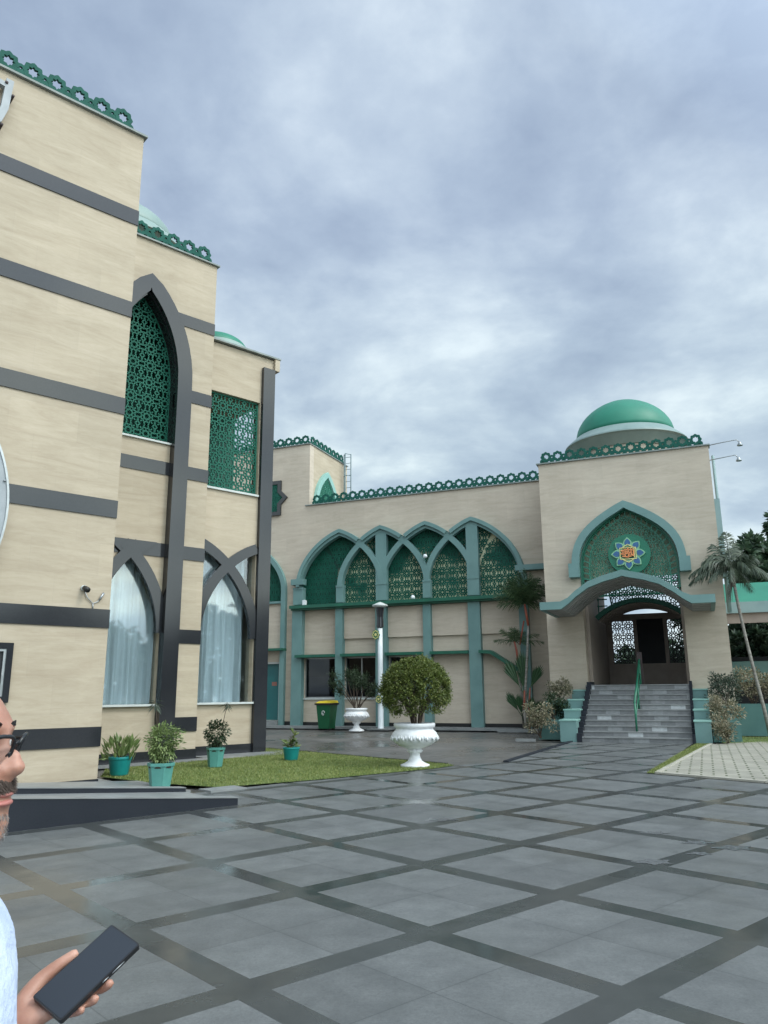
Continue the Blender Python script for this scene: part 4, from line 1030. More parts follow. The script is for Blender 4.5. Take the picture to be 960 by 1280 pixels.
# potted plants near the left building
def round_pot(w, r, h): w.lathe([(r*.72, 0), (r*.80, h*.1), (r*.97, h*.8), (r, h*.86), (r*1.04, h*.87), (r*1.04, h), (r*.92, h), (r*.88, h*.86), (.01, h*.84)], n=24)
def hex_pot(w, r, h): w.lathe([(r*.72, 0), (r*.78, .01), (r*.98, h*.86), (r*1.06, h*.87), (r*1.06, h), (r*.94, h), (r*.9, h*.88), (.01, h*.86)], n=6, smooth=False)
def pot(loc, kind, r, h, mat, lab):
    e = empty('plant_pot', loc, lab, 'pot'); w = MB(); (round_pot if kind == 'round' else hex_pot)(w, r, h); w.build('pot', mat, e, 0.004)
    w = MB(); w.lathe([(r*.89, h*.80), (r*.87, h*.90), (.01, h*.91)], n=16); w.build('soil', 'soil', e)
pot((-5.06, 15.25, .02), 'round', .21, .34, 'potteal', 'round bright teal pot by the corner of the striped wall')
pot((-3.77, 13.45, .0), 'hex', .22, .40, 'potgreen', 'six sided grey green pot nearest the ramp wall')
pot((-3.56, 16.72, .02), 'hex', .19, .40, 'potgreen', 'six sided grey green pot beneath the right curtained window')
pot((-2.16, 18.25, .02), 'round', .19, .28, 'potteal', 'small round teal pot standing alone on the lawn')
def plant(name, loc, lab, fn, mat, stems=None):
    e = empty(name, loc, lab, 'plant'); w = MB(); fn(w); w.build('foliage', mat, e)
    w = MB(); (stems or (lambda q: branchy(q, (0, 0, 0), (0, 0, .3), .012, 6, .12)))(w); w.build('stem', 'twig', e)
def paddle(w):   # upright spoon leaves
    for i in range(150):
        a = U(0, 2*PI); r_ = U(.02, .30); b_ = Vector((math.cos(a)*r_, math.sin(a)*r_, U(.0, .34)-.2*r_)); d = Vector((math.cos(a)*U(.1, .8), math.sin(a)*U(.1, .8), U(.6, 1.2)))
        leaf(w, b_, d, U(.14, .24), U(.05, .07))
    for i in range(26):
        a = U(2.4, 4.2); b_ = Vector((math.cos(a)*.25, math.sin(a)*.25, .02)); leaf(w, b_, Vector((math.cos(a), math.sin(a), -.15)), U(.1, .18), .04)
plant('paddle_leaf_plant', (-5.06, 15.25, .32), 'upright paddle leaved plant in the round pot by the striped corner', paddle, 'leaf_pale')
def bushy(rx, h, n, l=.05, ww=.028, zc=0.0):
    def f(w):
        for i in range(n):
            d = rdir(); rr_ = U(.2, 1)**.5; p = Vector((d.x*rx*rr_, d.y*rx*rr_, h/2+zc+d.z*h/2*rr_)); bulge = 1+.25*math.sin(7*d.x+5*d.z)
            leaf(w, Vector((p.x*bulge, p.y*bulge, p.z)), d+Vector((0, 0, -.4))+rdir()*.5, U(l*.8, l*1.5), ww*U(.8, 1.2))
    return f
def f2p(w):
    bushy(.24, .68, 1500, .055, .03)(w)
    for i in range(60): leaf(w, Vector((U(.1, .34), U(-.15, .15), U(.25, .62))), Vector((U(.4, 1), 0, U(-.6, .3))), U(.06, .1), .03)
plant('bushy_pot_plant', (-3.77, 13.45, .36), 'dense yellow green bush with thin twig shooting up, nearest the ramp', f2p, 'leaf_pale')
plant('bushy_pot_plant', (-3.56, 16.72, .38), 'compact green bush with one bare shoot under the right curtained window', bushy(.24, .58, 1300, .05, .03), 'leaf_dark')
def f4p(w):
    for i in range(90):
        a = U(0, 2*PI); h_ = U(.02, .42) if U(0, 1) < .5 else U(.02, .18); c = Vector((.05 if h_ > .18 else U(-.15, .12), 0, h_)); leaf(w, c, Vector((math.cos(a), math.sin(a), U(.1, .9))), U(.10, .17), U(.04, .06))
plant('leafy_pot_plant', (-2.16, 18.25, .26), 'small bright yellow green plant in the lone lawn pot', f4p, 'leaf_bright')
def sprig(loc, h, lab, dx=0):
    e = empty('slender_shoot', loc, lab, 'plant'); w = MB(); w.tube([(0, 0, 0), (dx*.5, .02, h*.5), (dx, 0, h)], [.008, .006, .004], 5); w.build('stem', 'twig', e)
    w = MB()
    for i in range(22):
        a = U(0, 2*PI); leaf(w, Vector((dx, 0, h-U(0, .10))), Vector((math.cos(a)*.7, math.sin(a)*.7, U(-1.2, .2))), U(.12, .24), .028)
    w.build('foliage', 'leaf_grey', e)
sprig((-3.86, 13.5, .7), .72, 'tall drooping shoot above the bushy pot nearest the ramp', -.08)
sprig((-3.46, 16.75, .75), .58, 'bare shoot with a tuft of leaves rising in front of the right sill', .10)

# variegated shrubs beside the steps
def var_shrub(s, y, z, r, h, n, mat, lab):
    e = empty('variegated_shrub' if mat == 'leaf_var' else 'green_shrub', W(2, s, y, z), lab, 'shrub', 'shrubs beside the entrance steps')
    w = MB(); branchy(w, (0, 0, -.05), (0, 0, h*.6), .015, 9, r*.7); w.build('stem', 'twig', e)
    w = MB(); cl = [Vector((U(-1, 1)*r*.72, U(-1, 1)*r*.72, h*U(.2, .9))) for _ in range(16)]
    for i in range(n):
        c = random.choice(cl); d = rdir(.2); leaf(w, c+d*U(.1, .34)*r, d, U(.05, .10), U(.03, .045))
    w.build('foliage', mat, e)
var_shrub(-4.55, 26.6, 1.22, .48, .70, 1500, 'leaf_var', 'topmost dusty shrub on the left side of the entrance steps')
var_shrub(-4.55, 25.4, .62, .52, .80, 1600, 'leaf_dark', 'darker green shrub in the middle of the left step planter')
var_shrub(-4.85, 24.6, .12, .55, .95, 1900, 'leaf_var', 'pale mottled shrub lowest beside the left teal wall')
var_shrub(.55, 26.4, 1.0, .62, .95, 2300, 'leaf_grey', 'topmost green shrub against the right corner of the entrance')
var_shrub(.45, 25.2, .62, .5, .65, 1500, 'leaf_var', 'middle mottled shrub on the right of the entrance steps')
var_shrub(.45, 24.4, .08, .5, .70, 1500, 'leaf_var', 'lowest mottled shrub on the right of the entrance steps')
for i, (x, lab) in enumerate(((1.45, 'mottled brown shrub on the planter wall next to the pavilion corner'), (2.5, 'mottled brown shrub on the planter wall behind the slanting palm trunk'), (3.8, 'mottled brown shrub furthest along the planter wall'))):
    var_shrub(x, 29.1, .95, .75, 1.15, 2400, 'leaf_var', lab)
for (s, y, x1, y1, z, lab) in ((-5.0, 25.15, -4.2, 27.9, .60, 'l'), (.085, 25.1, .85, 27.9, .55, 'r')):
    p_ = root('step_planter', 2, s, y, ('teal planter box holding shrubs on the left of the steps' if lab == 'l' else 'teal planter box holding shrubs on the right of the steps'), 'planter')
    w = MB(); w.box(s, x1, y, y1, 0, z); w.box(s+.02, x1-.02, y+1.0, y1-.01, z, z+.55 if lab == 'l' else z+.45); w.build('box', 'teal_dark', p_)
p_ = root('planter_edge', 2, -5, 28.4, 'low broken stone edging round the palm bed by the left steps', 'edging')
w = MB(); w.box(-7.3, -5.2, 28.95, 29.1, 0, .12); w.box(-5.4, -4.2, 27.0, 27.18, 0, .10); w.box(-5.5, -4.9, 24.0, 24.12, 0, .08); w.build('stone', 'rampstone', p_)

# palms
def frond(mb, stem, base, az, el, length, droop, leafl, n=26, w_=.03, curl=.3, stiff=False, plume=0.0):
    n = int(n*1.7); w_ *= .85
    d = Vector((math.cos(az), math.sin(az), 0)); pts = []
    for i in range(n+1):
        t = i/n; x = length*t*math.cos(el)*(1-.12*t*t); z = length*(t*math.sin(el)-droop*t*t); pts.append(base+d*x+Vector((0, 0, z)))
    stem.tube(pts[::3]+[pts[-1]], [.018*(1-.8*i/(len(pts[::3]))) for i in range(len(pts[::3])+1)], 5, False)
    s = Vector((-d.y, d.x, 0))
    for i in range(3, n+1):
        t = i/n; p = pts[i]; tan = (pts[i]-pts[i-1]).normalized(); ll = leafl*math.sin(PI*min(1, .18+t*.80))**.6
        for sg in (-1, 1):
            dd = (s*sg*(.75 if not stiff else .5)+tan*(.6+.5*t)+Vector((U(-plume, plume)*.5, U(-plume, plume)*.5, -curl*U(.5, 1.2)+U(-plume, plume) if not stiff else .2))).normalized()
            a_ = p; m_ = p+dd*ll*.5; e_ = p+dd*ll+Vector((0, 0, -curl*.35*ll*U(.6, 1.4)))
            nn_ = tan.cross(dd).normalized()*.2*w_; wv = tan*w_*.5
            mb.add([a_-wv*.5, a_+wv*.5, m_+wv+nn_, e_, m_-wv+nn_], [(0, 1, 2), (0, 2, 4), (4, 2, 3)])
def palm_right():
    b_ = W(2, 1.72, 27, 0); e = empty('slender_palm', b_, 'slender leaning palm tree with a drooping crown at the right edge', 'tree')
    loc = lambda s, z, y=27: W(2, s, y, z)-b_
    path = [loc(1.72, 0), loc(1.62, .9), loc(1.48, 1.9), loc(1.34, 3.0), loc(1.22, 4.1), loc(1.16, 4.9)]
    w = MB(); w.tube(path, [.065, .055, .05, .047, .045, .05], 10); w.build('trunk', 'palmtrunk', e)
    w = MB(); w.tube([loc(1.16, 4.7), loc(1.14, 5.1), loc(1.13, 5.5)], [.06, .085, .045], 10); w.build('crownshaft', 'palmtrunk', e)
    c = loc(1.14, 5.35); lf = MB(); stm = MB()
    yaw = math.atan2(D2.y, D2.x)
    for a, el, ln, dr in ((180, 25, 1.5, .62), (165, 10, 1.45, .5), (198, 38, 1.45, .80), (150, 55, 1.2, .5), (0, 20, 1.2, .7), (-22, 5, 1.25, .5), (28, 40, 1.3, .8), (75, 65, 1.4, .5), (205, 15, 1.3, .6), (170, 50, 1.4, .7), (10, 50, 1.3, .7), (-40, 50, 1.1, .6), (100, 75, 1.5, .25), (-100, 10, 1.2, .7), (220, 0, 1.0, .5), (60, 0, 1.2, .6), (125, 60, 1.45, .35), (90, 40, 1.2, .7), (-60, 30, 1.2, .8), (250, 45, 1.2, .8)):
        frond(lf, stm, c, yaw+math.radians(a+U(-6, 6)), math.radians(el), ln*1.08, dr*.9, .45, 26, .045, .7, plume=.3)
    lf.build('crown', 'leaf_palm2', e); stm.build('frond_stem', 'leaf_palm2', e)
    w = MB()
    for k in range(12): w.tube([c+Vector((0, 0, -.35)), c+Vector((U(-.2, -.05), U(-.1, .1), U(-.8, -.6))), c+Vector((U(-.3, -.1), U(-.1, .1), -1.15))], [.012, .008, .003], 4, False)
    w.build('flower_stalks', 'bark', e)
palm_right()
def palm_left():
    b_ = W(2, -6.33, 29.3, 0); e = empty('clump_palm', b_, 'clump of red stemmed palms against the right end of the arcade', 'tree')
    loc = lambda s, z, dy=0: W(2, s, 29.3+dy, z)-b_
    yaw = math.atan2(D2.y, D2.x); tr = MB(); gr = MB(); rd = MB(); lf = MB(); fan = MB()
    tr.tube([loc(-6.3, 0), loc(-6.25, 1.5), loc(-6.1, 3.0), loc(-6.02, 3.9)], [.06, .05, .045, .042], 8)
    rd.tube([loc(-6.02, 3.9), loc(-6.08, 4.4), loc(-6.12, 4.75)], [.045, .05, .035], 8)
    tr.tube([loc(-6.4, 0, .15), loc(-6.45, 1.5, .15), loc(-6.5, 2.4, .15)], [.05, .04, .035], 8)
    rd.build('red_shaft', 'redstem', e); rd = MB(); rd.tube([loc(-6.5, 2.4, .15), loc(-6.55, 3.0, .15), loc(-6.62, 3.35, .15)], [.038, .04, .03], 8)
    tr.tube([loc(-6.25, 0, -.15), loc(-6.3, .8, -.15)], [.05, .045], 8); rd.build('red_shaft', 'redstem', e); rd = MB(); rd.tube([loc(-6.3, .8, -.15), loc(-6.25, 1.5, -.15)], [.045, .03], 8); rd.build('red_shaft', 'redstem', e); rd = MB(); rd.tube([loc(-6.15, 0, -.1), loc(-6.1, 1.1, -.1), loc(-6.05, 1.6, -.1)], [.045, .04, .02], 8); rd.build('red_shaft', 'redstem', e); rd = MB(); rd.tube([loc(-6.4, 3.2, .1), loc(-6.2, 4.1, .1)], [.03, .03], 6)
    for a, el, ln, dr in [(180, 50, 1.7, .5), (172, 28, 1.6, .35), (200, 65, 1.6, .45), (0, 50, 1.75, .5), (12, 32, 1.7, .35), (-15, 62, 1.6, .5), (90, 60, 1.4, .5), (-90, 50, 1.3, .6), (135, 72, 1.6, .45), (45, 66, 1.6, .45), (-45, 35, 1.4, .45), (225, 40, 1.4, .5), (-5, 5, 1.1, .35), (160, 82, 1.6, .35), (185, 72, 1.5, .45), (175, 60, 1.7, .6), (150, 50, 1.5, .5), (30, 78, 1.6, .35), (0, 72, 1.5, .55), (-20, 45, 1.6, .5), (190, 10, 1.2, .3), (-60, 70, 1.4, .5), (-120, 60, 1.4, .5), (5, 88, 1.6, .2), (205, 85, 1.5, .3)]:
        frond(lf, gr, loc(-6.12, 4.72), yaw+math.radians(a+U(-5, 5)), math.radians(el), ln*.95, dr*.55, .46, 30, .034, .25, plume=.75)
    for a, el, ln, dr in ((180, 55, .95, .5), (165, 20, 1.0, .4), (110, 65, .9, .5), (0, 30, 1.2, .45), (8, 8, 1.25, .25), (-70, 50, .8, .5), (60, 50, .9, .5)):
        frond(lf, gr, loc(-6.62, 3.3, .15), yaw+math.radians(a+U(-5, 5)), math.radians(el), ln, dr*.6, .36, 24, .03, .25, plume=.6)
    # young stiff fans lower down
    def fanleaf(p, az, el, ln, sp, n=9):
        d = Vector((math.cos(az)*math.cos(el), math.sin(az)*math.cos(el), math.sin(el))); s = Vector((math.cos(yaw), math.sin(yaw), 0)); s = (s-d*s.dot(d)).normalized()
        gr.tube([p, p+d*ln*.5], [.016, .01], 5, False); q = p+d*ln*.3; o_ = None
        for i in range(n):
            t0 = -sp+2*sp*i/n; t1 = -sp+2*sp*(i+1)/n; l0 = ln*(1-.3*abs(t0/sp)); l1 = ln*(1-.3*abs(t1/sp)); n_ = d.cross(s)*.025*(1 if i % 2 else -1)
            fan.add([q, q+(d*math.cos(t0)+s*math.sin(t0))*l0*.7, q+(d*math.cos((t0+t1)/2)+s*math.sin((t0+t1)/2))*ln*.86*(1-.25*abs(t0/sp))+n_, q+(d*math.cos(t1)+s*math.sin(t1))*l1*.7], [(0, 1, 2), (0, 2, 3)])
    for s0, z0, a, el, ln in ((-6.25, 1.3, 180, 62, 1.35), (-6.25, 1.3, 150, 85, 1.5), (-6.2, 1.3, 0, 62, 1.15), (-6.4, .5, 180, 58, 1.0), (-6.4, .4, 200, 80, .9), (-6.1, .35, 0, 60, .85), (-6.1, .4, 10, 82, .8), (-6.3, 1.2, 100, 75, 1.3)):
        fanleaf(loc(s0, z0, U(-.2, .1)), yaw+math.radians(a), math.radians(el), ln, .32)
    tr.build('trunk', 'palmtrunk', e); rd.build('red_shaft', 'redstem', e); gr.build('frond_stem', 'leaf_palm', e); lf.build('crown', 'leaf_palm', e); fan.build('fan_leaf', 'fan', e)
palm_left()

# background trees
def tree(loc, h, r, lab, n=60, lpc=90, mat='leaf_bg', seed=0):
    random.seed(seed+100); e = empty('broadleaf_tree', loc, lab, 'tree', 'trees behind the buildings')
    w = MB(); w.tube([(0, 0, 0), (.1, .1, h*.35), (.2, 0, h*.65)], [.25, .2, .12], 8)
    for i in range(7):
        a = U(0, 2*PI); w.tube([(.1, .05, h*U(.25, .5)), (math.cos(a)*r*.4, math.sin(a)*r*.4, h*U(.55, .7)), (math.cos(a)*r*.75, math.sin(a)*r*.75, h*U(.65, .9))], [.1, .06, .02], 5, False)
    w.build('trunk', 'bark', e); w = MB()
    for i in range(int(n*1.3)):
        d = rdir(); rr_ = U(.25, 1)**.6; c = Vector((d.x*r*rr_, d.y*r*rr_, h*.62+d.z*h*.38*rr_)); cr = U(.35, .75)*r*.32
        for k in range(lpc):
            q = rdir(); leaf(w, c+q*cr*U(.4, 1), q+rdir()*.6, U(.24, .42), U(.16, .26))
    w.build('crown', mat, e)
tree(W(2, 4.2, 40), 9.4, 2.3, 'round dark tree just right of the pavilion behind the walkway', 70, 130, seed=1)
tree(W(2, 6.6, 41), 10.8, 3.0, 'tallest dark tree at the right edge behind the walkway', 70, 130, seed=2)
tree(W(2, 2.9, 38.5), 8.3, 2.0, 'dark bushy tree seen directly behind the slender palm crown', 60, 130, seed=9)
tree(W(2, 1.2, 44), 7.0, 2.4, 'lower tree partly hidden by the entrance pavilion', 55, 110, seed=3)
tree(W(2, -2.5, 46), 3.9, 2.2, 'tree seen through the porch openings of the entrance', 45, 80, seed=4)
tree(W(2, 5.0, 36.6), 3.9, 1.9, 'leafy green tree growing under the walkway roof line', 50, 120, seed=5)
tree(W(2, 2.2, 36.4), 3.7, 1.7, 'low leafy tree close behind the pale green wall', 50, 120, seed=6)
random.seed(11)

w = MB()  # tree row added out of view, to darken low reflections in granite and glass
for i in range(15000):
    a = math.radians(U(62, 205)); r_ = 46+U(-4, 4); h_ = 7.6+1.5*math.sin(a*14)+1.0*math.sin(a*37+1)+.5*math.sin(a*90)
    d = rdir(); leaf(w, Vector((r_*math.sin(a), r_*math.cos(a), U(0, 1)**.8*h_)), d, U(.8, 1.5), U(.6, 1.0))
o = w.build('unseen_treeline', 'leaf_bg'); tag(o, 'row of trees added out of view for dark reflections in glass and polished stone', 'trees', None, 'stuff')
# puddles
m, nt, b = newmat('puddle_water')
b.inputs['Base Color'].default_value = (.10, .105, .11, 1); b.inputs['Roughness'].default_value = .03; b.inputs['IOR'].default_value = 1.5
bump(nt, b, noise(nt, nt.nodes.new('ShaderNodeTexCoord').outputs['Object'], 16, 3), 1.0, .04); M['water'] = m
w = MB()
for (cx, cy, r_) in ((4.27, 8.55, .17), (4.4, 8.9, .10), (3.45, 8.15, .12), (3.2, 8.45, .10), (2.95, 9.0, .09), (2.45, 7.55, .11), (3.0, 7.9, .07), (.65, 10.0, .12)):
    n_ = 22; ph_ = U(0, 6); pts = [(cx+r_*1.5*math.cos(2*PI*k/n_)*(1+.35*math.sin(3*2*PI*k/n_+ph_)), cy+r_*math.sin(2*PI*k/n_)*(1+.3*math.sin(5*2*PI*k/n_+ph_)), .003) for k in range(n_)]
    w.add(pts, [tuple(range(n_))])
tag(w.build('puddle_water', 'water'), kind='structure')

# ================================================================ BIN, LAMP POST
bn = root('wheelie_bin', 2, -14.3, 28.6, 'green wheelie bin with yellow lid standing by the arcade wall', 'bin')
x0, x1, y0 = -14.62, -14.0, 28.5
w = MB(); w.add([(x0+.08, y0+.07, .06), (x1-.08, y0+.07, .06), (x1-.06, y0+.6, .06), (x0+.06, y0+.6, .06), (x0, y0, 1.0), (x1, y0, 1.0), (x1, y0+.72, 1.0), (x0, y0+.72, 1.0)], [(3, 2, 1, 0), (4, 5, 6, 7), (0, 1, 5, 4), (1, 2, 6, 5), (2, 3, 7, 6), (3, 0, 4, 7)]); w.build('body', 'bin', bn, .015)
w = MB(); w.box(x0-.05, x1+.05, y0-.05, y0+.76, .99, 1.06); w.build('rim', 'black', bn, .01)
w = MB(); w.add([(x0-.03, y0-.04, 1.062), (x1+.03, y0-.04, 1.062), (x1+.03, y0+.76, 1.062), (x0-.03, y0+.76, 1.062), (x0+.08, y0+.12, 1.14), (x1-.03, y0+.12, 1.14), (x1-.03, y0+.76, 1.16), (x0+.08, y0+.76, 1.16)], [(3, 2, 1, 0), (4, 5, 6, 7), (0, 1, 5, 4), (1, 2, 6, 5), (2, 3, 7, 6), (3, 0, 4, 7)]); w.build('lid', 'yellow', bn, .01)
for x in (x0+.1, x1-.16): w = MB(); w.tube([(x, y0+.62, .11), (x+.06, y0+.62, .11)], .11, 16, smooth=False); w.build('wheel', 'black', bn)
w = MB(); cx_, cz_2 = x0+.32, .68
w.plate([ribbon([(cx_+.06*math.cos(t*.52), cz_2+.085*math.sin(t*.52)) for t in range(11)], .022)], y0-.012, y0+.02); w.seg((cx_-.03, cz_2), (cx_+.03, cz_2-.06), .02, y0-.012, y0+.02); w.build('emblem', 'pale', bn)
lp = root('lamp_post', 2, -12.23, 29.6, 'white lamp post with dark flared lantern and round green medallion', 'street lamp')
w = MB(); w.lathe([(.16, 0), (.15, .05), (.115, .08), (.115, 1.2), (.105, 2.6), (.10, 4.05)], (-12.23, 29.55, 0), 20); w.build('post', 'whitepole', lp)
w = MB(); w.lathe([(.07, 4.05), (.15, 4.10), (.13, 4.5), (.17, 4.9)], (-12.23, 29.55, 0), 16, False); w.build('lantern', 'granite', lp)
w = MB(); w.lathe([(.17, 4.9), (.33, 4.96), (.32, 5.01), (.12, 5.10), (.02, 5.14)], (-12.23, 29.55, 0), 24); w.build('lamp_cap', 'pale', lp)
def medal(z, x, r_, nm):
    w = MB(); o_ = [(x+r_*(1+.12*math.cos(8*2*PI*k/48))*math.cos(2*PI*k/48)*.8, z+r_*(1+.12*math.cos(8*2*PI*k/48))*math.sin(2*PI*k/48)) for k in range(48)]
    w.plate([o_], 29.38, 29.42); md = w.build(nm, 'railgreen', lp)
    w = MB(); w.plate([ribbon([(x+(p[0]-x)*.78, z+(p[1]-z)*.78) for p in o_]+[(x+(o_[0][0]-x)*.78, z)], .025)], 29.36, 29.379)
    w.plate([[(x+r_*(.42 if k % 2 else .2)*math.cos(2*PI*k/16), z+r_*(.42 if k % 2 else .2)*math.sin(2*PI*k/16)) for k in range(16)]], 29.362, 29.378); w.build('gold_relief', 'gold', md)
medal(3.78, -12.36, .20, 'medallion'); medal(1.2, -12.25, .16, 'medallion')
w = MB(); w.box(-12.7, -11.75, 29.2, 29.74, 0, .06); w.build('base', 'rampstone', lp)

# ================================================================ PERSON
def skin_mesh(nodes, edges, root_i=0, sub=2):
    me = bpy.data.meshes.new('t'); me.from_pydata([n[0] for n in nodes], edges, [])
    o = bpy.data.objects.new('t', me); COL.objects.link(o)
    md = o.modifiers.new('s', 'SKIN'); md.use_smooth_shade = True
    for i, n in enumerate(nodes):
        r_ = n[1] if isinstance(n[1], tuple) else (n[1], n[1])
        me.skin_vertices[0].data[i].radius = r_; me.skin_vertices[0].data[i].use_root = (i == root_i)
    s = o.modifiers.new('u', 'SUBSURF'); s.levels = sub; s.render_levels = sub
    dg = bpy.context.evaluated_depsgraph_get(); dg.update()
    ev = o.evaluated_get(dg); m2 = ev.to_mesh()
    vs = [v.co.copy() for v in m2.vertices]; fs = [tuple(p.vertices) for p in m2.polygons]
    ev.to_mesh_clear(); bpy.data.objects.remove(o); bpy.data.meshes.remove(me); return vs, fs
def remesh(parts, name, mat, parent, voxel=.005, smooth=2):
    mb = MB()
    for vs, fs in parts: mb.add(vs, fs, True)
    o = mb.build('tmp_mesh', mat); r_ = o.modifiers.new('r', 'REMESH'); r_.mode = 'VOXEL'; r_.voxel_size = voxel; r_.use_smooth_shade = True
    s_ = o.modifiers.new('s', 'SMOOTH'); s_.iterations = smooth; s_.factor = .5
    dg = bpy.context.evaluated_depsgraph_get(); dg.update(); me = bpy.data.meshes.new_from_object(o.evaluated_get(dg)); bpy.data.objects.remove(o)
    p = bpy.data.objects.new(name, me); COL.objects.link(p)
    for q in me.polygons: q.use_smooth = True
    if not me.materials: me.materials.append(M[mat])
    if parent: p.parent = parent
    return p
m, nt, b = newmat('skin')
f = noise(nt, objco(nt), 28, 4); f2 = noise(nt, objco(nt), 260, 2)
r = ramp(nt, f, [(.3, (.38, .18, .125)), (.7, (.52, .29, .215))]); L(nt, r.outputs[0], b.inputs['Base Color']); b.inputs['Roughness'].default_value = .45
b.inputs['Subsurface Weight'].default_value = .12; b.inputs['Subsurface Radius'].default_value = (.02, .008, .004); b.inputs['Subsurface Scale'].default_value = .5
bump(nt, b, f2, .12, .002)
M['skin'] = m; M['lip'] = simple('lip_skin', (.42, .15, .13), (.5, .2, .17), .4, 20)
M['shirt'] = simple('pale_blue_shirt', (.46, .55, .74), (.64, .72, .86), .8, 9, bmp=.5)
M['trouser'] = simple('dark_trousers', (.02, .022, .03), (.03, .033, .045), .8, 4)
M['shoe'] = simple('black_shoes', (.012, .012, .012), (.02, .02, .02), .35, 4)
M['hair'] = simple('short_dark_hair', (.012, .01, .009), (.03, .026, .024), .6, 40)
M['beard'] = simple('greying_beard', (.10, .09, .085), (.38, .37, .36), .7, 60)
M['specs'] = simple('black_spectacle_frame', (.01, .011, .013), (.02, .021, .024), .25, 9)
M['screen'] = simple('dark_phone_screen', (.02, .026, .036), (.022, .028, .038), .3, 1)
M['phonebody'] = simple('black_phone_case', (.012, .012, .014), (.02, .02, .022), .3, 6)
M['lens'] = glassmat('spectacle_lens', (.93, .95, .96), .05)

# head: rings of (z, x_back, x_front, half width); facing +X; nose tip target
HS = 1.08
NX, NY, NZ = -.5424, 1.2062, 1.4405          # nose tip
HC = Vector((NX-.118*HS, NY, NZ))            # head axis at nose height
def head_rings():
    # z relative to nose tip, front x (profile without nose), back x, half-width (relative to HC.x)
    P = [(-.150, .020, -.060, .050), (-.125, .055, -.068, .058), (-.105, .074, -.072, .062), (-.088, .091, -.076, .066), (-.075, .096, -.082, .069), (-.064, .093, -.087, .071), (-.054, .094, -.090, .072), (-.045, .097, -.093, .073), (-.040, .091, -.094, .074), (-.034, .097, -.096, .075), (-.026, .095, -.098, .076), (-.014, .091, -.1, .077),
         (0, .088, -.102, .078), (.015, .086, -.104, .079), (.03, .083, -.106, .080), (.042, .088, -.107, .080), (.054, .091, -.108, .080), (.07, .081, -.108, .080), (.09, .067, -.108, .080), (.112, .046, -.105, .077), (.132, .020, -.095, .068), (.148, -.008, -.080, .05), (.157, -.035, -.055, .018)]
    vs = []; fs = []; n = 40
    for z, xf, xb, hw in P:
        cx = (xf+xb)/2; rx = (xf-xb)/2
        for k in range(n):
            a = 2*PI*k/n; c, s = math.cos(a), math.sin(a)
            x = cx+rx*math.copysign(abs(c)**.85, c); y = hw*math.copysign(abs(s)**.9, s)
            # eye sockets
            if abs(z-.030) < .02 and c > .3: x -= .010*math.exp(-((abs(y)-.030)/.014)**2)*(1-abs(z-.03)/.02)
            # nose
            t = None
            if -.012 <= z <= .045 and c > 0:
                prot = {0: .030}.get(z, 0) if z == 0 else (.024 if z == .015 else .012 if z == .03 else .004 if z == .042 else .016 if z == -.014 else 0)
                x += prot*math.exp(-(y/(.013 if z < .02 else .009))**2)
            if z == -.014 and c > 0: x += .014*math.exp(-(y/.016)**2)
            # lips fuller in the middle
            if z in (-.045, -.034) and c > 0: x += .004*math.exp(-(y/.02)**2)
            vs.append(HC+HS*Vector((x, y, z)))
    for i in range(len(P)-1):
        for k in range(n):
            a = i*n+k; b_ = i*n+(k+1) % n; fs.append((a, b_, b_+n, a+n))
    fs.append(tuple(range(n-1, -1, -1))); fs.append(tuple((len(P)-1)*n+k for k in range(n)))
    return vs, fs
hv = head_rings()
# nose tip + nostril wings + ears as small blobs fused by the remesh
def blob(c, r_, n=12):
    w = MB(); rx, ry, rz = (q*HS for q in r_); vs = []; fs = []
    for i in range(n+1):
        t = PI*i/n
        for k in range(n): a = 2*PI*k/n; vs.append(Vector(c)+Vector((rx*math.sin(t)*math.cos(a), ry*math.sin(t)*math.sin(a), rz*math.cos(t))))
    for i in range(n):
        for k in range(n): fs.append((i*n+k, (i+1)*n+k, (i+1)*n+(k+1) % n, i*n+(k+1) % n))
    return vs, fs
parts = [hv, blob(HC+HS*Vector((.103, 0, .001)), (.0155, .0135, .012)), blob(HC+HS*Vector((.098, 0, .012)), (.014, .009, .014)), blob(HC+HS*Vector((.092, .012, -.003)), (.011, .008, .009)), blob(HC+HS*Vector((.092, -.012, -.003)), (.011, .008, .009))]
for sy in (-1, 1): parts.append(blob(HC+HS*Vector((-.005, sy*.079, .012)), (.017, .010, .031)))
parts.append(blob(HC+HS*Vector((.088, 0, -.046)), (.013, .024, .0065))); parts.append(blob(HC+HS*Vector((.088, 0, -.033)), (.014, .024, .006)))
parts.append(blob(HC+HS*Vector((.074, 0, -.085)), (.022, .03, .018)))
for sy in (-1, 1): parts.append(blob(HC+HS*Vector((.072, sy*.031, .031)), (.012, .014, .010)))
# phone frame: L along length, Wd across, Nn up out of the screen
F_ = 957.55; PI_ = .228575; RO = -.00812
fw = Vector((0, math.cos(PI_), math.sin(PI_))); up0 = Vector((0, -math.sin(PI_), math.cos(PI_))); rt0 = Vector((1, 0, 0))
cr = rt0*math.cos(RO)+up0*math.sin(RO); cu = -rt0*math.sin(RO)+up0*math.cos(RO)
CAMP = Vector((0, 0, 1.55))
def cam_dir(r_, u_, f_): return cr*r_+cu*u_+fw*f_
PC = Vector((-.5115, 1.4506, 1.0863))
Wd = Vector((.8314, -.4719, -.2934)).normalized(); Ld = Vector((.5543, .6666, .4984)); Ld = (Ld-Wd*Ld.dot(Wd)).normalized()
Nn = Wd.cross(Ld).normalized()
if Nn.dot(fw) > 0: Nn = -Nn
def PP(w_, l_, n_): return PC+Wd*w_+Ld*l_+Nn*n_
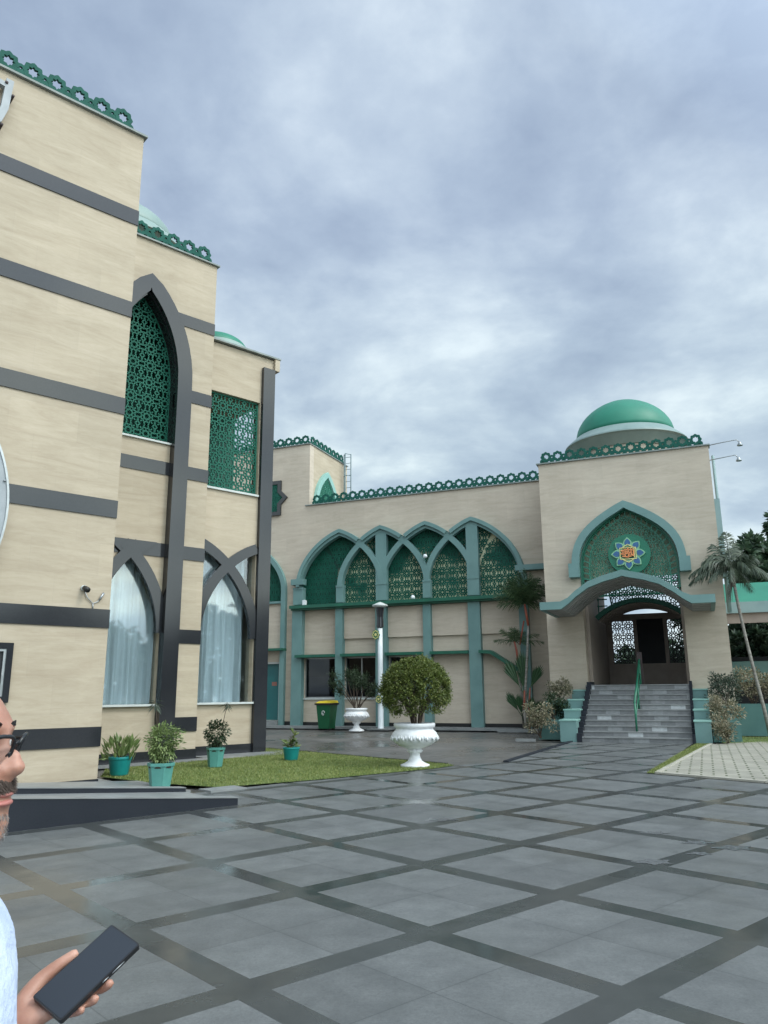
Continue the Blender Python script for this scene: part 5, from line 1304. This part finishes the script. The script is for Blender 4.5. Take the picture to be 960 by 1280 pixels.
# body graph
bx = HC.x-.045; by = NY
T = lambda x, y, z: Vector((x, y, z))
nodes = [(T(bx-.02, by, .86), (.155, .12)), (T(bx+.025, by, 1.0), (.135, .135)), (T(bx+.035, by, 1.12), (.135, .135)), (T(bx+.0, by, 1.215), (.105, .10)), (T(bx-.01, by, 1.275), (.058, .058)), (T(HC.x-.015, by, 1.35), (.056, .056)),
         (T(bx-.02, by+.16, 1.205), .058), (T(bx-.09, by+.20, 1.09), .048), (T(bx-.165, by+.215, .985), .042),   # left arm: shoulder..elbow
         (T(bx-.01, by-.16, 1.205), .058), (T(bx-.01, by-.205, 1.09), .046), (T(bx-.01, by-.215, .96), .04), (T(bx+.025, by-.222, .87), .036), (T(bx+.055, by-.225, .765), .025), (T(bx+.063, by-.225, .735), .024),
         (T(bx-.02, by+.09, .78), .085), (T(bx-.01, by+.10, .45), .058), (T(bx-.02, by+.10, .09), .04), (T(bx+.09, by+.11, .035), (.04, .028)),
         (T(bx-.02, by-.09, .78), .085), (T(bx-.01, by-.10, .45), .058), (T(bx-.02, by-.10, .09), .04), (T(bx+.09, by-.11, .035), (.04, .028))]
edges = [(0, 1), (1, 2), (2, 3), (3, 4), (4, 5), (3, 6), (6, 7), (7, 8), (3, 9), (9, 10), (10, 11), (11, 12), (12, 13), (13, 14), (0, 15), (15, 16), (16, 17), (17, 18), (0, 19), (19, 20), (20, 21), (21, 22)]
wr = PP(-.062, -.150, -.035)
mid_ = nodes[8][0].lerp(wr, .5)
nodes += [(mid_, .038), (wr, (.027, .022))]; edges += [(8, 23), (23, 24)]
body = skin_mesh(nodes, edges)
# left hand
hn = [(wr, (.026, .022)), (PP(-.05, -.115, -.032), (.031, .024)), (PP(-.035, -.078, -.030), (.037, .022)), (PP(-.022, -.045, -.030), (.036, .018))]
hand = skin_mesh(hn, [(0, 1), (1, 2), (2, 3)])
fing = []
def finger(pts, r_): fing.append(skin_mesh([(PP(*p), q) for p, q in zip(pts, r_)], [(i, i+1) for i in range(len(pts)-1)]))
fr_r = [.0115, .0100, .0092, .0085, .0074]
finger([(-.030, -.020, -.028), (-.012, .012, -.024), (.006, .040, -.020), (.016, .058, -.018), (.020, .068, -.017)], fr_r)         # index, up the back
finger([(-.020, -.035, -.030), (.006, -.014, -.027), (.028, .000, -.023), (.042, .008, -.012), (.0475, .011, -.001)], fr_r)       # middle
finger([(-.018, -.052, -.030), (.006, -.040, -.027), (.028, -.028, -.023), (.043, -.022, -.013), (.048, -.020, -.002)], fr_r)
finger([(-.020, -.070, -.030), (.002, -.062, -.026), (.024, -.051, -.022), (.038, -.045, -.014), (.044, -.043, -.006)], [.0105, .009, .0082, .0076, .0066])
finger([(-.052, -.108, -.026), (-.064, -.080, -.018), (-.066, -.050, -.010), (-.055, -.020, .000), (-.045, .006, .005), (-.0425, .014, .006)], [.020, .0185, .0145, .0112, .0092, .007])   # thumb
for k, (ln_, rr_) in enumerate(((.052, .0085), (.062, .0092), (.066, .0095), (.060, .0095))):   # relaxed right hand
    xo = -.026+.0185*k; cx_ = bx+.072+xo
    pts = [T(bx+.060, by-.225, .750), T(cx_-.004, by-.228, .715), T(cx_, by-.228, .672), T(cx_+.004, by-.224, .672-ln_*.5), T(cx_+.004, by-.212, .672-ln_*.85), T(cx_+.002, by-.198, .672-ln_*1.1)]
    fing.append(skin_mesh([(p, q) for p, q in zip(pts, (.018, .0155, rr_*1.25, rr_, rr_*.92, rr_*.8))], [(i, i+1) for i in range(5)]))
fing.append(skin_mesh([(T(bx+.064, by-.222, .742), .018), (T(bx+.092, by-.214, .712), .0150), (T(bx+.108, by-.206, .682), .0112), (T(bx+.112, by-.200, .655), .0092)], [(0, 1), (1, 2), (2, 3)]))
pe = empty('person', (bx, by, 0), 'man in pale blue shirt and dark glasses holding a phone at the left edge', 'person')
def rel(parts): return [([Vector(v)-Vector((bx, by, 0)) for v in vs], fs) for vs, fs in parts]
remesh(rel(parts+[body, hand]+fing), 'body', 'skin', pe, .0042, 2)
# clothes
sh = [(nodes[0][0]+T(.005, 0, .0), (.150, .150)), (nodes[1][0], (.165, .165)), (nodes[2][0]+T(.002, 0, 0), (.160, .160)), (nodes[3][0]+T(.01, 0, 0), (.13, .118)), (T(bx-.005, by, 1.285), (.07, .068)),
      (nodes[6][0], .075), (nodes[7][0], .068), (nodes[8][0], .06), (nodes[9][0], .072), (nodes[10][0], .070), (nodes[11][0], .062), (nodes[12][0], .058), (nodes[8][0].lerp(mid_, .6), .052)]
sh.append((T(bx-.0, by, .80), (.135, .135)))
shirt = skin_mesh(sh, [(0, 1), (1, 2), (2, 3), (3, 4), (3, 5), (5, 6), (6, 7), (3, 8), (8, 9), (9, 10), (10, 11), (7, 12), (0, 13)])
remesh(rel([shirt]), 'shirt', 'shirt', pe, .008, 2)
def leg_cloth(sy): return skin_mesh([(T(bx-.005, by, .93), .125), (T(bx-.01, by+sy*.05, .84), .125), (T(bx-.015, by+sy*.085, .74), .10), (T(bx-.01, by+sy*.10, .45), .076), (T(bx-.02, by+sy*.10, .10), .06)], [(0, 1), (1, 2), (2, 3), (3, 4)])
remesh(rel([leg_cloth(1), leg_cloth(-1)]), 'trousers', 'trouser', pe, .010, 3)
for j in (17, 21):
    a_ = nodes[j][0]; shp = skin_mesh([(T(a_.x-.03, a_.y, .055), (.045, .05)), (T(a_.x+.06, a_.y, .045), (.05, .042)), (T(a_.x+.16, a_.y, .035), (.045, .032))], [(0, 1), (1, 2)])
    remesh(rel([shp]), 'shoe', 'shoe', pe, .01, 1)
# hair: short cap following the skull
hvs, hfs = head_rings(); w = MB(); keep = []
for f_ in hfs:
    c = Vector((0, 0, 0))
    for q in f_: c += hvs[q]
    c = (c/len(f_)-HC)/HS
    if c.z > .126 or (c.x < .012 and c.z > .070) or (c.x < -.012 and c.z > .035) or (c.x < -.045 and c.z > -.06): keep.append(f_)
hv2 = []
for v in hvs:
    d = v-HC; r2 = Vector((d.x+.01, d.y, 0)); r2 = r2.normalized() if r2.length > 1e-4 else Vector((0, 0, 0))
    up_ = max(0, (d.z/HS-.09)/.07); hv2.append(tuple(v+r2*.007*(1-.6*min(1, up_))+Vector((0, 0, .008*min(1, up_)))-Vector((bx, by, 0))))
w.add(hv2, keep, True); w.build('hair', 'hair', pe)
# beard: short hairs on chin, upper lip
M['mous'] = simple('brown_moustache', (.07, .05, .04), (.17, .13, .11), .7, 60)
w = MB(); rb = random.Random(5)
def hair_at(p, d, l):
    s_ = Vector((rb.uniform(-1, 1), rb.uniform(-1, 1), rb.uniform(-1, 1))).cross(d).normalized()*.0006
    w.add([p-s_, p+s_, p+d*l], [(0, 1, 2)])
HB = HC-Vector((bx, by, 0))
for i in range(900):
    y = rb.gauss(0, .024); z = rb.uniform(-.100, -.058); x = .0905-(y/.055)**2*.03-max(0, -z-.085)*.9
    hair_at(HB+HS*Vector((x+.002, y, z)), Vector((.5, rb.uniform(-.3, .3), -1+rb.uniform(-.3, .3))).normalized(), rb.uniform(.006, .014))
w.build('beard', 'beard', pe); w = MB()
for i in range(1500):
    y = rb.gauss(0, .019); z = rb.uniform(-.030, -.013); hair_at(HB+HS*Vector((.0965-(y/.05)**2*.02, y, z)), Vector((.75, y*14, -.7)).normalized(), rb.uniform(.006, .012))
w.build('moustache', 'mous', pe)
w = MB()
for sy in (-1, 1):
    for i in range(350):
        y = sy*rb.uniform(.012, .036); hair_at(HB+HS*Vector((.088-(abs(y)/.06)**2*.024, y, .052+.006*math.sin(abs(y)*60)+rb.uniform(-.004, .004))), Vector((.15, sy*.9, .3)).normalized(), .008)
w.build('eyebrows', 'hair', pe)
# lips
w = MB()
for zc_, rz_, xx in ((-.0455, .0060, .0895), (-.0345, .0048, .0895)):
    v_, f_ = blob(HB+HS*Vector((xx, 0, zc_)), (.0135, .0225, rz_), 14); w.add(v_, f_, True); w.build('lip', 'lip', pe); w = MB()
# eyes
M['eye'] = simple('eye_white', (.6, .58, .55), (.7, .68, .65), .2, 3)
for sy in (-1, 1):
    w = MB(); v_, f_ = blob(HB+HS*Vector((.0735, sy*.031, .031)), (.0105, .0125, .0105)); w.add(v_, f_, True); ey = w.build('eye', 'eye', pe)
    w = MB(); v_, f_ = blob(HB+HS*Vector((.0822, sy*.031, .031)), (.0035, .0052, .0052), 8); w.add(v_, f_, True); w.build('iris', 'hair', ey)
# spectacles
sp = empty('spectacles', HC+HS*Vector((.1, 0, .03)), 'black rimmed spectacles worn by the man at the left edge', 'glasses')
w = MB(); O3 = HC+HS*Vector((.1, 0, .03)); gl = MB()
for sy in (-1, 1):
    loop = []; cx = sy*.033
    for k in range(24):
        a = 2*PI*k/24; yy = cx+.0265*math.copysign(abs(math.cos(a))**.7, math.cos(a)); zz = .0235*math.copysign(abs(math.sin(a))**.7, math.sin(a))-.0095
        loop.append(Vector((.003+.33*zz-abs(yy)**2*6, yy, zz)))
    w.tube(loop+[loop[0]], .0030, 6, False); gl.add([tuple(p) for p in loop], [tuple(range(24))])
    w.tube([Vector((-.017, sy*.0605, .006)), Vector((-.02, sy*.076, .007)), Vector((-.10, sy*.086, .004)), Vector((-.125, sy*.085, -.02))], [.0034, .0032, .0026, .0026], 6)
    w.tube([Vector((.0, sy*.008, -.008)), Vector((-.006, sy*.010, -.014))], .0016, 5)
w.tube([Vector((.003, -.009, .002)), Vector((.006, 0, .005)), Vector((.003, .009, .002))], .0022, 6)
w.build('frame', 'specs', sp); gl.build('lens', 'lens', sp); sp.scale = (HS, HS, HS)
# phone
ph = bpy.data.objects.new('smartphone', None); COL.objects.link(ph); ph.location = PC
ph.rotation_euler = Matrix((Wd, Ld, Wd.cross(Ld))).transposed().to_euler()
sgn = 1 if Wd.cross(Ld).dot(Nn) > 0 else -1
tag(ph, 'black smartphone with dark screen held in the man\'s left hand', 'phone')
def rrect(w_, h_, r_, n=6):
    out = []
    for cx, cy, a0 in ((w_/2-r_, h_/2-r_, 0), (-w_/2+r_, h_/2-r_, 90), (-w_/2+r_, -h_/2+r_, 180), (w_/2-r_, -h_/2+r_, 270)):
        for k in range(n+1): a = math.radians(a0+90*k/n); out.append((cx+r_*math.cos(a), cy+r_*math.sin(a)))
    return out
def slab(w, pts, z0, z1):
    t_ = MB(); t_.plate([pts], 0, 1); w.add([(q[0], q[2], z0+(z1-z0)*q[1]) for q in t_.v], t_.f)
w = MB(); slab(w, rrect(.0765, .160, .0045), -.0048*sgn, .0044*sgn); w.build('case', 'phonebody', ph, .0012)
w = MB(); slab(w, rrect(.0725, .155, .0035), .00445*sgn, .0049*sgn); w.build('screen', 'screen', ph)
w = MB(); w.tube([(.0385, .02, 0), (.0385, .045, 0)], .0011, 6); w.tube([(.0385, -.0, 0), (.0385, .012, 0)], .0011, 6); w.build('side_button', 'steel', ph)

# ================================================================ WORLD, SUN, CAMERA
wd = bpy.data.worlds.new('World'); sc.world = wd; wd.use_nodes = True; nt = wd.node_tree
bg = nt.nodes['Background']; bg.inputs['Strength'].default_value = .1
SUN_AZ = math.radians(118); SUN_EL = math.radians(48)      # azimuth clockwise from +Y
sky = N(nt, 'ShaderNodeTexSky', sky_type='NISHITA'); sky.sun_disc = False; sky.sun_elevation = SUN_EL; sky.sun_rotation = SUN_AZ
tc = N(nt, 'ShaderNodeTexCoord'); sx = N(nt, 'ShaderNodeSeparateXYZ'); L(nt, tc.outputs['Generated'], sx.inputs[0])
zc = math_n(nt, 'ADD', math_n(nt, 'MAXIMUM', sx.outputs['Z'], 0.0), .24)
cbx = N(nt, 'ShaderNodeCombineXYZ'); L(nt, math_n(nt, 'DIVIDE', sx.outputs['X'], zc), cbx.inputs[0]); L(nt, math_n(nt, 'DIVIDE', sx.outputs['Y'], zc), cbx.inputs[1])
CV = cbx.outputs[0]
n1 = noise(nt, CV, 2.1, 10, .54, .2); n2 = noise(nt, CV, 1.05, 3, .5, .3); n3 = noise(nt, CV, 7.5, 8, .62, .2)
cl = math_n(nt, 'ADD', math_n(nt, 'ADD', math_n(nt, 'MULTIPLY', n1, .58), math_n(nt, 'MULTIPLY', n2, .32)), math_n(nt, 'MULTIPLY', n3, .10))
tone = ramp(nt, cl, [(.41, (3.7, 4.65, 6.1)), (.475, (4.6, 5.65, 7.05)), (.53, (5.8, 6.9, 8.1)), (.60, (8.0, 9.1, 9.9))])
hor = ramp(nt, sx.outputs['Z'], [(.0, (1.25, 1.27, 1.20)), (.28, (1.1, 1.12, 1.06)), (.55, (.96, .97, 1.0))])
cc = mixc(nt, 1.0, tone.outputs[0], hor.outputs[0], 'MULTIPLY')
mask = ramp(nt, cl, [(.30, (.93,)*3), (.5, (.99,)*3)])
skm = nt.nodes.new('ShaderNodeVectorMath'); skm.operation = 'SCALE'; L(nt, sky.outputs[0], skm.inputs[0]); skm.inputs['Scale'].default_value = 1.0
mixed = mixc(nt, mask.outputs[0], skm.outputs[0], cc)
# thinner, brighter cloud overhead and on the sun's side
dt = N(nt, 'ShaderNodeVectorMath', operation='DOT_PRODUCT'); L(nt, tc.outputs['Generated'], dt.inputs[0])
dt.inputs[1].default_value = (math.sin(SUN_AZ)*math.cos(SUN_EL), math.cos(SUN_AZ)*math.cos(SUN_EL), math.sin(SUN_EL))
gain = ramp(nt, dt.outputs['Value'], [(.42, (1,)*3), (.95, (3.2, 3.1, 2.85))])
back = ramp(nt, math_n(nt, 'MULTIPLY', sx.outputs['Y'], -1.0), [(.0, (1,)*3), (.7, (1.9, 1.85, 1.75))])
mixed = mixc(nt, 1.0, mixed, gain.outputs[0], 'MULTIPLY'); mixed = mixc(nt, 1.0, mixed, back.outputs[0], 'MULTIPLY')
L(nt, mixed, bg.inputs['Color'])
sl = bpy.data.lights.new('sun', 'SUN'); sl.energy = 1.4; sl.angle = math.radians(14); sl.color = (1, .95, .87)
so = bpy.data.objects.new('sun', sl); COL.objects.link(so)
sd = Vector((math.sin(SUN_AZ)*math.cos(SUN_EL), math.cos(SUN_AZ)*math.cos(SUN_EL), math.sin(SUN_EL)))
so.rotation_euler = sd.to_track_quat('Z', 'Y').to_euler(); so.location = (10, -10, 30)
cd = bpy.data.cameras.new('camera'); cam = bpy.data.objects.new('camera', cd); COL.objects.link(cam); sc.camera = cam
cam.matrix_world = Matrix.Translation(CAMP) @ Matrix((cr, cu, -fw)).transposed().to_4x4()
cd.sensor_fit = 'VERTICAL'; cd.sensor_height = 36; cd.sensor_width = 27; cd.lens = F_/1280*36; cd.clip_start = .05; cd.clip_end = 2000
sc.view_settings.view_transform = 'Standard'; sc.view_settings.look = 'None'; sc.view_settings.exposure = 0.0; sc.view_settings.gamma = 1
try:
    sc.cycles.max_bounces = 6; sc.cycles.transparent_max_bounces = 8; sc.cycles.use_denoising = True; sc.cycles.sample_clamp_indirect = 5
except Exception: pass
